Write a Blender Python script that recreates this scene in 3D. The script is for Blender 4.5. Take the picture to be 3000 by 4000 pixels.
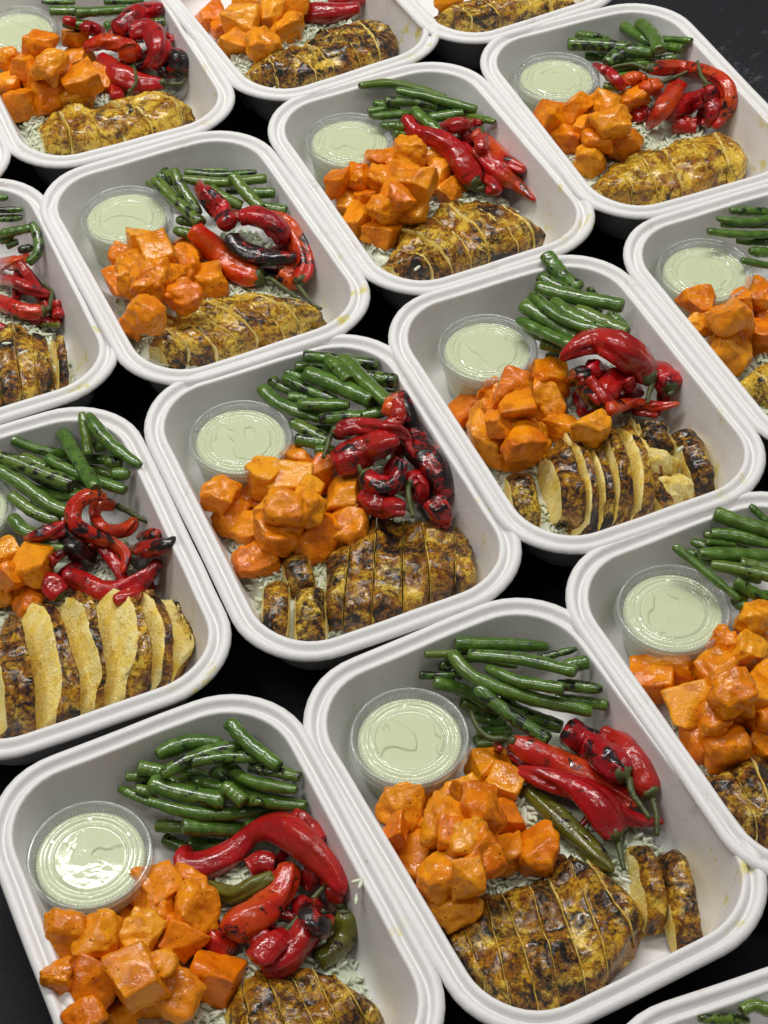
import bpy, math, random
import numpy as np
from mathutils import Vector, Matrix, noise

for o in list(bpy.data.objects):
    bpy.data.objects.remove(o)
scene = bpy.context.scene
COL = scene.collection
RND = random.Random(7)

# ------------------------------------------------------------------ camera
H = 0.773                       # camera above the rim plane (m)
RIMZ = 0.0468                   # rim plane above the table
CAMZ = H + RIMZ
FPX = 7010.9                    # focal length in pixels of the 3000x4000 photograph
PITCH, ROLL = 0.72879803, -0.02351712
cam_d = bpy.data.cameras.new('camera')
cam = bpy.data.objects.new('camera', cam_d)
COL.objects.link(cam)
cam_d.sensor_fit = 'VERTICAL'
cam_d.sensor_height = 36.0
cam_d.sensor_width = 27.0
cam_d.lens = FPX / 4000 * 36.0
cam_d.clip_start = 0.02
cam_d.clip_end = 50
CR = Matrix.Rotation(PITCH, 3, 'X') @ Matrix.Rotation(ROLL, 3, 'Z')
cam.matrix_world = Matrix.Translation((0, 0, CAMZ)) @ CR.to_4x4()
scene.camera = cam
RC = np.array(CR)

# ------------------------------------------------------------------ world and lamps
world = bpy.data.worlds.new('World')
scene.world = world
world.use_nodes = True
bg = world.node_tree.nodes['Background']
bg.inputs[0].default_value = (1.0, 0.985, 0.96, 1)
bg.inputs[1].default_value = 0.12


def ceiling_panel(loc, sx, sy, power, target):
    d = bpy.data.lights.new('ceiling_panel', 'AREA')
    d.shape = 'RECTANGLE'
    d.size, d.size_y = sx, sy
    d.energy = power
    d.color = (1.0, 0.985, 0.95)
    o = bpy.data.objects.new('ceiling_panel', d)
    COL.objects.link(o)
    o.location = loc
    return o


ceiling_panel((-0.15, 1.665, 2.30), 1.2, 0.25, 34, None)
ceiling_panel((0.95, 2.10, 2.30), 1.2, 0.25, 10, None)
ceiling_panel((-1.25, 1.95, 2.30), 1.2, 0.25, 19, None)
ceiling_panel((0.85, 0.60, 2.30), 1.2, 0.25, 7, None)
ceiling_panel((-1.10, 0.45, 2.30), 1.2, 0.25, 13, None)

scene.view_settings.view_transform = 'Standard'
scene.view_settings.look = 'None'
scene.view_settings.exposure = -0.08
scene.view_settings.gamma = 1.0
scene.render.engine = 'CYCLES'
scene.cycles.max_bounces = 10
scene.cycles.transparent_max_bounces = 16
scene.cycles.use_denoising = True


# ------------------------------------------------------------------ material helpers
class MT:
    def __init__(self, name):
        self.m = bpy.data.materials.new(name)
        self.m.use_nodes = True
        self.t = self.m.node_tree
        self.b = self.t.nodes['Principled BSDF']
        self.out = self.t.nodes['Material Output']
        self._co = None

    def n(self, kind, **kw):
        nd = self.t.nodes.new(kind)
        for k, v in kw.items():
            if k.startswith('i_'):
                nd.inputs[int(k[2:])].default_value = v
            else:
                setattr(nd, k, v)
        return nd

    def L(self, a, b):
        self.t.links.new(a, b)

    def coords(self, rand=True):
        """object coordinates in metres, shifted per object so alike pieces differ"""
        if self._co is None:
            tc = self.n('ShaderNodeTexCoord')
            oi = self.n('ShaderNodeObjectInfo')
            self.oi = oi
            mul = self.n('ShaderNodeMath', operation='MULTIPLY', i_1=3.7)
            self.L(oi.outputs['Random'], mul.inputs[0])
            ad = self.n('ShaderNodeVectorMath', operation='ADD')
            self.L(tc.outputs['Object'], ad.inputs[0])
            self.L(mul.outputs[0], ad.inputs[1])
            self._co = ad.outputs[0]
            self.raw = tc.outputs['Object']
        return self._co

    def noise(self, scale, detail=4, rough=0.55, co=None, stretch=None, dist=0.0):
        c = co or self.coords()
        if stretch:
            mp = self.n('ShaderNodeMapping')
            mp.inputs['Scale'].default_value = stretch
            self.L(c, mp.inputs[0])
            c = mp.outputs[0]
        nd = self.n('ShaderNodeTexNoise')
        nd.inputs['Scale'].default_value = scale
        nd.inputs['Detail'].default_value = detail
        nd.inputs['Roughness'].default_value = rough
        nd.inputs['Distortion'].default_value = dist
        self.L(c, nd.inputs['Vector'])
        return nd.outputs[0]

    def vor(self, scale, co=None, feature='F1', rnd=1.0):
        nd = self.n('ShaderNodeTexVoronoi', feature=feature)
        nd.inputs['Scale'].default_value = scale
        nd.inputs['Randomness'].default_value = rnd
        self.L(co or self.coords(), nd.inputs['Vector'])
        return nd.outputs[0]

    def step(self, v, lo, hi):
        nd = self.n('ShaderNodeMapRange')
        nd.interpolation_type = 'SMOOTHSTEP'
        nd.inputs[1].default_value = lo
        nd.inputs[2].default_value = hi
        nd.inputs[3].default_value = 0.0
        nd.inputs[4].default_value = 1.0
        if hasattr(v, 'links') or hasattr(v, 'is_linked'):
            self.L(v, nd.inputs[0])
        return nd.outputs[0]

    def math(self, op, a, b=None):
        nd = self.n('ShaderNodeMath', operation=op)
        for i, v in enumerate((a, b)):
            if v is None:
                continue
            if isinstance(v, (int, float)):
                nd.inputs[i].default_value = v
            else:
                self.L(v, nd.inputs[i])
        return nd.outputs[0]

    def mix(self, f, a, b):
        nd = self.n('ShaderNodeMix', data_type='RGBA')
        for i, v in ((0, f), (6, a), (7, b)):
            if isinstance(v, (int, float)):
                nd.inputs[i].default_value = v
            elif isinstance(v, tuple):
                nd.inputs[i].default_value = v + (1,) if len(v) == 3 else v
            else:
                self.L(v, nd.inputs[i])
        return nd.outputs[2]

    def bump(self, h, strength, dist, prev=None):
        nd = self.n('ShaderNodeBump')
        nd.inputs['Strength'].default_value = strength
        nd.inputs['Distance'].default_value = dist
        self.L(h, nd.inputs['Height'])
        if prev:
            self.L(prev, nd.inputs['Normal'])
        return nd.outputs[0]

    def set(self, **kw):
        for k, v in kw.items():
            s = self.b.inputs[k.replace('_', ' ')]
            if isinstance(v, (int, float)):
                s.default_value = v
            elif isinstance(v, tuple):
                s.default_value = v + (1,) if (len(v) == 3 and s.type == 'RGBA') else v
            else:
                self.L(v, s)
        return self.m


M = {}

# white moulded fibre, with splashes of stock and cooking juice
t = MT('moulded_fibre')
co = t.coords()
fib = t.noise(900, 5, 0.6)
base = t.mix(t.noise(60, 3), (0.775, 0.757, 0.747), (0.815, 0.800, 0.790))
sep = t.n('ShaderNodeSeparateXYZ')
t.L(t.raw, sep.inputs[0])
X, Y, Z = sep.outputs
# brown scorched specks on the beads and the right wall
sp = t.math('MULTIPLY', t.step(t.noise(420, 4, 0.7), 0.66, 0.72), t.step(t.noise(28, 3), 0.56, 0.68))
sp = t.math('MULTIPLY', sp, t.step(Z, 0.012, 0.026))
base = t.mix(t.math('MULTIPLY', sp, 0.75), base, (0.30, 0.17, 0.10))
sm = t.math('MULTIPLY', t.step(t.noise(35, 4, 0.6), 0.60, 0.75), t.step(Z, 0.018, 0.03))
base = t.mix(t.math('MULTIPLY', t.math('MULTIPLY', sm, t.step(t.noise(300, 4, 0.7), 0.42, 0.6)), 0.42), base, (0.45, 0.30, 0.18))
# turmeric drips beside the chicken
ye = t.math('MULTIPLY', t.step(t.noise(48, 5, 0.65), 0.57, 0.66), t.step(Y, -0.035, -0.06))
ye = t.math('MULTIPLY', ye, t.step(X, 0.030, 0.055))
base = t.mix(t.math('MULTIPLY', ye, 0.75), base, (0.66, 0.58, 0.05))
nb = t.bump(fib, 0.22, 0.0006)
nb = t.bump(t.noise(120, 3), 0.25, 0.0012, nb)
M['tray'] = t.set(Base_Color=base, Roughness=0.42, Normal=nb, Specular_IOR_Level=0.38)

# black leather-grain table cover with pale scuffs
t = MT('black_cover')
co = t.coords()
g = t.noise(430, 5, 0.7)
b1 = t.mix(t.noise(30, 3), (0.0035, 0.0042, 0.0068), (0.0075, 0.009, 0.0140))
sc = t.math('MULTIPLY', t.step(t.noise(30, 5, 0.7), 0.52, 0.66), t.step(t.noise(240, 4, 0.7), 0.48, 0.66))
sx = t.n('ShaderNodeSeparateXYZ')
t.L(t.raw, sx.inputs[0])
sc = t.math('MULTIPLY', t.math('MULTIPLY', sc, t.step(sx.outputs[0], 0.20, 0.30)), t.step(sx.outputs[1], 1.05, 1.2))
b1 = t.mix(t.math('MULTIPLY', sc, 0.5), b1, (0.14, 0.145, 0.16))
M['table'] = t.set(Base_Color=b1, Roughness=0.50, Specular_IOR_Level=0.30,
                   Normal=t.bump(g, 1.0, 0.0010))

# green bean
t = MT('bean_skin')
co = t.coords()
oc = t.oi.outputs['Color']
so = t.n('ShaderNodeSeparateColor')
t.L(oc, so.inputs[0])
CH, HU, RR = so.outputs
long_n = t.noise(130, 3)
c = t.mix(t.step(long_n, 0.35, 0.7), (0.052, 0.115, 0.011), (0.118, 0.225, 0.026))
c = t.mix(HU, c, t.mix(long_n, (0.10, 0.145, 0.012), (0.17, 0.25, 0.035)))
c = t.mix(t.step(t.noise(1600, 2), 0.45, 0.75), c, (0.040, 0.12, 0.016))
thr = t.math('SUBTRACT', 0.78, t.math('MULTIPLY', CH, 0.34))
ch = t.math('SUBTRACT', t.noise(150, 5, 0.65), thr)
ch = t.step(ch, 0.0, 0.05)
c = t.mix(t.math('MULTIPLY', ch, 0.93), c, (0.007, 0.006, 0.005))
nb = t.bump(t.noise(420, 3, 0.6), 1.0, 0.00035)
ro = 0.35
M['bean'] = t.set(Base_Color=c, Roughness=ro, Normal=nb, Specular_IOR_Level=0.2, Coat_Weight=1.0, Coat_Roughness=0.09, Coat_Normal=t.bump(t.noise(480, 3, 0.65), 1.0, 0.00018))
t = MT('bean_cut')
co = t.coords()
M['bean_cut'] = t.set(Base_Color=t.mix(t.noise(900, 3), (0.05, 0.075, 0.02), (0.20, 0.24, 0.08)), Roughness=0.45,
                      Normal=t.bump(t.noise(1500, 3), 0.6, 0.0006))

# roasted chili skin: object colour = (char, orange share, green share)
t = MT('pepper_skin')
co = t.coords()
so = t.n('ShaderNodeSeparateColor')
t.L(t.oi.outputs['Color'], so.inputs[0])
CH, HU, GR = so.outputs
ln = t.noise(55, 3)
red = t.mix(t.step(ln, 0.3, 0.7), (0.24, 0.0025, 0.008), (0.47, 0.005, 0.009))
orr = t.mix(t.step(t.noise(32, 2), 0.35, 0.65), (0.55, 0.012, 0.006), (0.66, 0.095, 0.004))
c = t.mix(HU, red, orr)
grn = t.mix(ln, (0.045, 0.062, 0.006), (0.19, 0.17, 0.018))
c = t.mix(GR, c, grn)
c = t.mix(t.math('MULTIPLY', t.step(t.noise(900, 4, 0.7), 0.58, 0.75), 0.35), c, (0.13, 0.004, 0.006))
thr = t.math('SUBTRACT', 0.80, t.math('MULTIPLY', CH, 0.345))
cn = t.math('SUBTRACT', t.noise(95, 6, 0.68, dist=0.5), thr)
ch = t.step(cn, 0.0, 0.035)
edge = t.step(cn, -0.05, 0.0)
c = t.mix(t.math('MULTIPLY', edge, 0.65), c, (0.055, 0.006, 0.006))
c = t.mix(t.math('MULTIPLY', ch, 0.97), c, (0.006, 0.0055, 0.006))
nb = t.bump(t.noise(210, 4, 0.55, dist=0.7), 1.0, 0.0005)
cn_ = nb
nb = t.bump(t.math('MULTIPLY', ch, t.noise(700, 3, 0.7)), 1.0, 0.0005, nb)
ro = 0.32
M['pepper'] = t.set(Base_Color=c, Roughness=ro, Normal=nb, Specular_IOR_Level=0.15, Coat_Weight=1.0, Coat_Roughness=0.06, Coat_Normal=cn_)
t = MT('pepper_stem')
co = t.coords()
c = t.mix(t.noise(160, 4), (0.030, 0.042, 0.010), (0.13, 0.15, 0.04))
c = t.mix(t.step(t.noise(210, 4, 0.6), 0.56, 0.66), c, (0.010, 0.009, 0.008))
M['stem'] = t.set(Base_Color=c, Roughness=0.42, Normal=t.bump(t.noise(700, 4), 0.6, 0.0009))

# roasted squash
t = MT('squash_flesh')
co = t.coords()
so = t.n('ShaderNodeSeparateColor')
t.L(t.oi.outputs['Color'], so.inputs[0])
A_, B_, C_ = so.outputs
n1 = t.noise(75, 4)
c = t.mix(t.step(n1, 0.32, 0.68), (0.70, 0.160, 0.0015), (0.88, 0.300, 0.003))
c = t.mix(t.math('MULTIPLY', A_, 0.75), c, (0.92, 0.40, 0.018))
c = t.mix(t.math('MULTIPLY', B_, 0.50), c, (0.80, 0.150, 0.002))
c = t.mix(t.math('MULTIPLY', t.step(t.noise(95, 5, 0.65), 0.48, 0.66), 0.6), c, (0.46, 0.105, 0.003))
c = t.mix(t.math('MULTIPLY', t.step(t.noise(700, 3, 0.7), 0.60, 0.72), 0.35), c, (0.86, 0.42, 0.05))
# ground pepper
v1 = t.vor(260)
v2 = t.vor(520)
pk = t.math('MULTIPLY', t.math('LESS_THAN', v1, 0.125), t.math('GREATER_THAN', t.noise(130, 2), 0.50))
pk2 = t.math('MULTIPLY', t.math('LESS_THAN', v2, 0.13), t.math('GREATER_THAN', t.noise(90, 2), 0.47))
pk = t.math('MAXIMUM', pk, pk2)
c = t.mix(t.math('MULTIPLY', pk, 0.9), c, (0.035, 0.016, 0.006))
nb = t.bump(t.noise(300, 5, 0.62), 1.0, 0.0011)
ro = 0.45
M['squash'] = t.set(Base_Color=c, Roughness=ro, Normal=nb, Specular_IOR_Level=0.05, Subsurface_Weight=0.20,
                    Subsurface_Scale=0.004, Subsurface_Radius=(1.0, 0.35, 0.08), Coat_Weight=0.60, Coat_Roughness=0.05, Coat_Normal=t.bump(t.noise(300, 3, 0.6), 1.0, 0.00048))

# seared, spiced chicken skin side
t = MT('chicken_sear')
co = t.coords()
so = t.n('ShaderNodeSeparateColor')
t.L(t.oi.outputs['Color'], so.inputs[0])
CH, PA, RR = so.outputs
gp = t.n('ShaderNodeNewGeometry').outputs['Position']     # one pattern runs on across a breast's slices
n1 = t.noise(120, 6, 0.72, gp, dist=0.6)
n2 = t.noise(360, 5, 0.72, gp, dist=0.3)
n3 = t.noise(48, 6, 0.66, gp, dist=0.7)
c = t.mix(t.step(n1, 0.44, 0.56), (0.64, 0.335, 0.016), (0.37, 0.140, 0.009))
c = t.mix(t.math('MULTIPLY', t.step(n2, 0.47, 0.62), 0.82), c, (0.130, 0.042, 0.006))
pl = t.step(t.math('ADD', t.math('ADD', t.math('MULTIPLY', n3, 0.75), t.math('MULTIPLY', n2, 0.25)), t.math('MULTIPLY', PA, 0.17)), 0.562, 0.592)
c = t.mix(t.math('MULTIPLY', pl, 0.95), c, t.mix(t.step(n2, .35, .65), (0.92, 0.66, 0.10), (0.78, 0.46, 0.022)))
hb = t.step(t.noise(640, 2, 0.6, gp), 0.62, 0.67)
c = t.mix(t.math('MULTIPLY', hb, 0.8), c, (0.026, 0.026, 0.009))
thr = t.math('SUBTRACT', 0.64, t.math('MULTIPLY', CH, 0.20))
chn = t.math('SUBTRACT', t.math('ADD', t.math('MULTIPLY', t.noise(58, 6, 0.72, gp, dist=0.7), 0.68), t.math('MULTIPLY', n2, 0.32)), thr)
ch = t.step(chn, 0.0, 0.05)
c = t.mix(t.math('MULTIPLY', t.step(chn, -0.08, 0.01), 0.8), c, (0.095, 0.026, 0.008))
c = t.mix(t.math('MULTIPLY', ch, 0.97), c, (0.010, 0.008, 0.007))
nb = t.bump(n1, 1.0, 0.0024)
nb = t.bump(n2, 1.0, 0.0010, nb)
ro = 0.5
M['sear'] = t.set(Base_Color=c, Roughness=ro, Normal=nb, Specular_IOR_Level=0.15, Coat_Weight=0.75, Coat_Roughness=0.08, Coat_Normal=t.bump(n1, 1.0, 0.0004))
# cut chicken flesh
t = MT('chicken_flesh')
co = t.coords()
so = t.n('ShaderNodeSeparateColor')
t.L(t.oi.outputs['Color'], so.inputs[0])
n1 = t.noise(120, 4, 0.6, stretch=(1, 1, 0.35))
n2 = t.noise(520, 4, 0.65, stretch=(1.0, 1.0, 0.25))
c = t.mix(t.step(n1, .3, .7), (0.90, 0.66, 0.11), (0.95, 0.83, 0.38))
c = t.mix(t.math('MULTIPLY', t.step(n2, 0.5, 0.75), 0.35), c, (0.74, 0.45, 0.05))
c = t.mix(t.math('MULTIPLY', t.step(t.noise(130, 6, 0.7), 0.55, 0.63), 0.6), c, (0.58, 0.30, 0.022))
nb = t.bump(n2, 1.0, 0.0016)
M['flesh'] = t.set(Base_Color=c, Roughness=0.34, Normal=nb, Specular_IOR_Level=0.5)

# herbed rice
t = MT('rice_grain')
co = t.coords()
c = t.mix(t.step(t.noise(260, 3), 0.35, 0.7), (0.70, 0.73, 0.60), (0.60, 0.66, 0.46))
c = t.mix(t.math('MULTIPLY', t.step(t.noise(420, 3), 0.66, 0.70), 0.8), c, (0.10, 0.20, 0.05))
M['rice'] = t.set(Base_Color=c, Roughness=0.32)

# pale green sauce
t = MT('green_sauce')
co = t.coords()
c = t.mix(t.noise(180, 3), (0.62, 0.675, 0.43), (0.66, 0.71, 0.48))
fl = t.math('MULTIPLY', t.math('LESS_THAN', t.vor(260), 0.15), t.math('GREATER_THAN', t.noise(110, 2), 0.55))
c = t.mix(t.math('MULTIPLY', fl, 0.35), c, (0.35, 0.42, 0.18))
M['sauce'] = t.set(Base_Color=c, Roughness=0.40, Specular_IOR_Level=0.3)


def clear_plastic(name, tint, haze, rough, pw=3.5, kk=0.60):
    t = MT(name)
    t.t.nodes.remove(t.b)
    lw = t.n('ShaderNodeLayerWeight')
    lw.inputs[0].default_value = 0.5
    tr = t.n('ShaderNodeBsdfTransparent')
    tr.inputs[0].default_value = tint + (1,)
    gl = t.n('ShaderNodeBsdfGlossy')
    gl.inputs['Roughness'].default_value = rough
    t.L(t.bump(t.noise(150, 2), 1.0, 0.00008), gl.inputs['Normal'])
    df = t.n('ShaderNodeBsdfDiffuse')
    df.inputs[0].default_value = (0.85, 0.88, 0.86, 1)
    m1 = t.n('ShaderNodeMixShader')
    m1.inputs[0].default_value = haze
    t.L(tr.outputs[0], m1.inputs[1])
    t.L(df.outputs[0], m1.inputs[2])
    m2 = t.n('ShaderNodeMixShader')
    k = t.math('ADD', t.math('MULTIPLY', t.math('POWER', lw.outputs['Facing'], pw), kk), 0.05)
    t.L(k, m2.inputs[0])
    t.L(m1.outputs[0], m2.inputs[1])
    t.L(gl.outputs[0], m2.inputs[2])
    t.L(m2.outputs[0], t.out.inputs[0])
    return t.m


M['lid'] = clear_plastic('clear_lid', (0.96, 0.97, 0.95), 0.05, 0.05)
M['lid_sheen'] = clear_plastic('painted_lid_sheen', (0.90, 0.92, 0.91), 0.22, 0.12, 2.0, 0.85)  # same clear lid; rim and ridge reflections put in as white haze
M['cup'] = clear_plastic('translucent_cup', (0.93, 0.95, 0.92), 0.16, 0.12)


# ------------------------------------------------------------------ mesh helpers
def new_mesh(name, V, F, mats, fm=None, smooth=True):
    me = bpy.data.meshes.new(name)
    me.from_pydata([tuple(v) for v in V], [], F)
    for m in mats:
        me.materials.append(m)
    if fm is not None:
        me.polygons.foreach_set('material_index', np.asarray(fm, dtype=np.int32))
    if smooth:
        me.polygons.foreach_set('use_smooth', np.ones(len(me.polygons), dtype=bool))
    me.update()
    return me


def link(name, data, parent=None, loc=None, label=None, cat=None, group=None, kind=None):
    o = bpy.data.objects.new(name, data)
    COL.objects.link(o)
    if parent is not None:
        o.parent = parent
    if loc is not None:
        o.location = loc
    if label:
        o['label'] = label
    if cat:
        o['category'] = cat
    if group:
        o['group'] = group
    if kind:
        o['kind'] = kind
    return o


def fbm(p, s, oct=3, seed=0.0):
    a, f, r = 1.0, s, 0.0
    for _ in range(oct):
        r += a * noise.noise((p[0] * f + seed, p[1] * f - seed * 0.7, p[2] * f + seed * 1.3))
        a *= 0.5
        f *= 2.05
    return r


def grid_faces(rows, cols, closed=True, off=0):
    F = []
    for i in range(rows - 1):
        for j in range(cols if closed else cols - 1):
            a = off + i * cols + j
            b = off + i * cols + (j + 1) % cols  # rim, ridges and every other knurl face get the painted sheen
            F.append((a, b, b + cols, a + cols))
    return F


def frames(P):
    """parallel transport frames along a polyline"""
    T = np.gradient(P, axis=0)
    T /= np.linalg.norm(T, axis=1)[:, None] + 1e-12
    up = np.array([0, 0, 1.0])
    n = up - T[0] * (up @ T[0])
    n /= np.linalg.norm(n) + 1e-9
    N = [n]
    for i in range(1, len(P)):
        n = N[-1] - T[i] * (N[-1] @ T[i])
        n /= np.linalg.norm(n) + 1e-9
        N.append(n)
    N = np.array(N)
    return T, N, np.cross(T, N)


def catmull(P, n):
    P = np.asarray(P, float)
    if len(P) == 2:
        return P[0] + (P[1] - P[0]) * np.linspace(0, 1, n)[:, None]
    d = np.r_[0, np.cumsum(np.linalg.norm(np.diff(P[:, :2], axis=0), axis=1) + 1e-9)]
    Q = np.vstack([2 * P[0] - P[1], P, 2 * P[-1] - P[-2]])
    out = []
    for s in np.linspace(0, d[-1], n):
        i = min(np.searchsorted(d, s, 'right') - 1, len(P) - 2)
        u = (s - d[i]) / (d[i + 1] - d[i])
        a, b, c, e = Q[i], Q[i + 1], Q[i + 2], Q[i + 3]
        out.append(0.5 * (2 * b + (c - a) * u + (2 * a - 5 * b + 4 * c - e) * u * u + (3 * b - a - 3 * c + e) * u ** 3))
    return np.array(out)


# ------------------------------------------------------------------ the photograph's geometry
def unproj(uv, z):
    """photo pixels (n,2) and heights (n,) -> world points on those heights"""
    uv = np.atleast_2d(np.asarray(uv, float))
    z = np.broadcast_to(np.asarray(z, float), (len(uv),))
    d = np.stack([(uv[:, 0] - 1500) / FPX, -(uv[:, 1] - 2000) / FPX, -np.ones(len(uv))], 1) @ RC.T
    t = (CAMZ - z) / (-d[:, 2])
    return np.column_stack([d[:, 0] * t, d[:, 1] * t, z]), t / FPX      # points, metres per pixel


TRW, TRL, TRR = 0.22245575 * H, 0.30972194 * H, 0.06084021 * H     # tray outer width, length, corner radius
# x, y (in camera heights), turn in degrees, how far its rim rides up on its neighbours
TRAYS = {
    'E': (-0.04324, 0.92504, 22.641, .0015), 'H': (-0.15322, 1.20543, 24.351, .0028), 'F': (0.15033, 1.01797, 22.566, .0030),
    'B': (0.08896, 0.64265, 26.173, .0006), 'A': (-0.11611, 0.56338, 24.429, .0020), 'D': (-0.25293, 0.84800, 22.201, .0),
    'C': (0.27393, 0.73977, 24.270, .0020), 'I': (0.04562, 1.30711, 23.802, .0034), 'J': (0.35344, 1.11070, 22.557, .0042),
    'M': (0.24513, 1.40001, 21.435, .0046), 'N': (0.10343, 1.67425, 26.685, .0056), 'L': (-0.08312, 1.58777, 27.039, .0046),
    'K': (-0.27540, 1.49156, 22.336, .0036), 'G': (-0.35730, 1.14303, 22.940, .0012), 'O': (0.25623, 0.36397, 17.766, .0),
    'P': (-0.4780, 1.4080, 22.5, .0042),
}
WHERE = {
    'A': 'the bottom-left tray', 'B': 'the bottom-centre tray', 'C': 'the lower right-edge tray', 'D': 'the lower left-edge tray', 'E': 'the central tray',
    'F': 'the whole tray right of centre', 'G': 'the middle left-edge tray', 'H': 'the whole tray upper left of centre', 'I': 'the upper-middle tray',
    'J': 'the upper right-edge tray', 'K': 'the top-left tray', 'L': 'the larger top-edge tray', 'M': 'the top-right tray', 'N': 'the smaller top-edge tray',
    'O': 'the bottom-right corner tray',
}
TRAYLABEL = {
    'A': 'white fibre meal tray in the bottom-left corner, cut by the lower edge',
    'B': 'white fibre meal tray just right of bottom centre, dark seared chicken in front',
    'C': 'white fibre meal tray cut by the right edge, lower of two',
    'D': 'white fibre meal tray cut by the left edge, with thick pale chicken slices',
    'E': 'white fibre meal tray in the very centre of the picture',
    'F': 'white fibre meal tray right of centre with a bean over its far rim',
    'G': 'white fibre meal tray cut by the left edge at mid height',
    'H': 'white fibre meal tray in the upper left, whole, with a black-tipped pepper',
    'I': 'white fibre meal tray at upper middle, whole, with a yellow-stained right corner',
    'J': 'white fibre meal tray cut by the right edge, upper of two',
    'K': 'white fibre meal tray in the top-left corner of the picture',
    'L': 'white fibre meal tray cut by the top edge, left of two, squash over it',
    'M': 'white fibre meal tray at the top right beside bare black table',
    'N': 'white fibre meal tray barely showing at the top edge, right of two',
    'O': 'white fibre meal tray in the bottom-right corner, only beans showing',
    'P': 'sliver of a white fibre tray rim at the left edge, near the top',
}


# ------------------------------------------------------------------ the table
def build_table():
    V = [(-3, -1.5, 0), (3, -1.5, 0), (3, 4, 0), (-3, 4, 0)]
    o = link('tabletop', new_mesh('tabletop', V, [(0, 1, 2, 3)], [M['table']]), kind='structure')
    return o


build_table()


# ------------------------------------------------------------------ the tray
def rrect(d, n=10, ne=8):
    hx, hy, r = TRW / 2 - d, TRL / 2 - d, max(TRR - d * 0.85, 0.010)
    P = []
    for cx, cy, a0 in ((hx - r, hy - r, 0), (-hx + r, hy - r, 90), (-hx + r, -hy + r, 180), (hx - r, -hy + r, 270)):
        arc = [(cx + r * math.cos(math.radians(a0 + 90 * k / n)), cy + r * math.sin(math.radians(a0 + 90 * k / n))) for k in range(n + 1)]
        P += arc
    # add points on the straight runs so the shading stays even
    Q = []
    for i, p in enumerate(P):
        Q.append(p)
        q = P[(i + 1) % len(P)]
        if (i + 1) % (n + 1) == 0:
            for k in range(1, ne):
                Q.append((p[0] + (q[0] - p[0]) * k / ne, p[1] + (q[1] - p[1]) * k / ne))
    return Q


# inset and height (mm) of the upper surface, from the lip inwards; rim crest at 45
PROF = [(0.6, 41.2), (0.1, 41.4), (0.0, 42.2), (0.3, 43.2), (1.1, 44.2), (2.4, 44.9), (3.8, 45.0), (4.8, 44.6), (5.6, 43.6), (6.3, 42.0), (6.9, 41.0),
        (7.4, 40.8), (7.8, 41.2), (8.3, 42.5), (9.1, 43.7), (10.2, 44.2), (11.4, 44.25), (12.1, 43.8), (12.5, 42.7), (13.0, 40.2), (14.9, 34.0), (17.2, 25.0),
        (19.6, 15.5), (20.9, 10.5), (22.4, 6.6), (24.6, 3.6), (28.1, 1.5), (32.6, 0.6), (40.0, 0.35), (52.0, 0.2)]
UNDER = [(1.3, 41.6), (3.4, 43.3), (5.4, 41.0), (7.4, 39.2), (9.6, 42.0), (11.4, 40.0), (18.0, 14.5), (20.2, 6.0), (25.5, 0.6), (32.0, -1.2), (52.0, -1.4)]


def tray_mesh():
    V, F = [], []
    top = [rrect(d / 1000) for d, z in PROF]
    nc = len(top[0])
    for ring, (d, z) in zip(top, PROF):
        V += [(x, y, z / 1000) for x, y in ring]
    F += grid_faces(len(PROF), nc)
    F.append(tuple(range((len(PROF) - 1) * nc, len(PROF) * nc)))
    off = len(V)
    for d, z in UNDER:
        V += [(x, y, z / 1000) for x, y in rrect(d / 1000)]
    F += [f[::-1] for f in grid_faces(len(UNDER), nc, True, off)]
    F.append(tuple(range(off + (len(UNDER) - 1) * nc, off + len(UNDER) * nc))[::-1])
    for j in range(nc):
        F.append((j, off + j, off + (j + 1) % nc, (j + 1) % nc))
    # the press leaves the sheet a touch uneven
    V = [(x + 0.0005 * noise.noise((x * 30, y * 30, 4)), y + 0.0005 * noise.noise((x * 30, y * 30, 9)), z + (0.0005 * noise.noise((x * 25, y * 25, 1)) if z > .03 else 0)) for x, y, z in V]
    return new_mesh('food_tray', V, F, [M['tray']])


TRAY_ME = tray_mesh()
CELL = 0.0015


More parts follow.
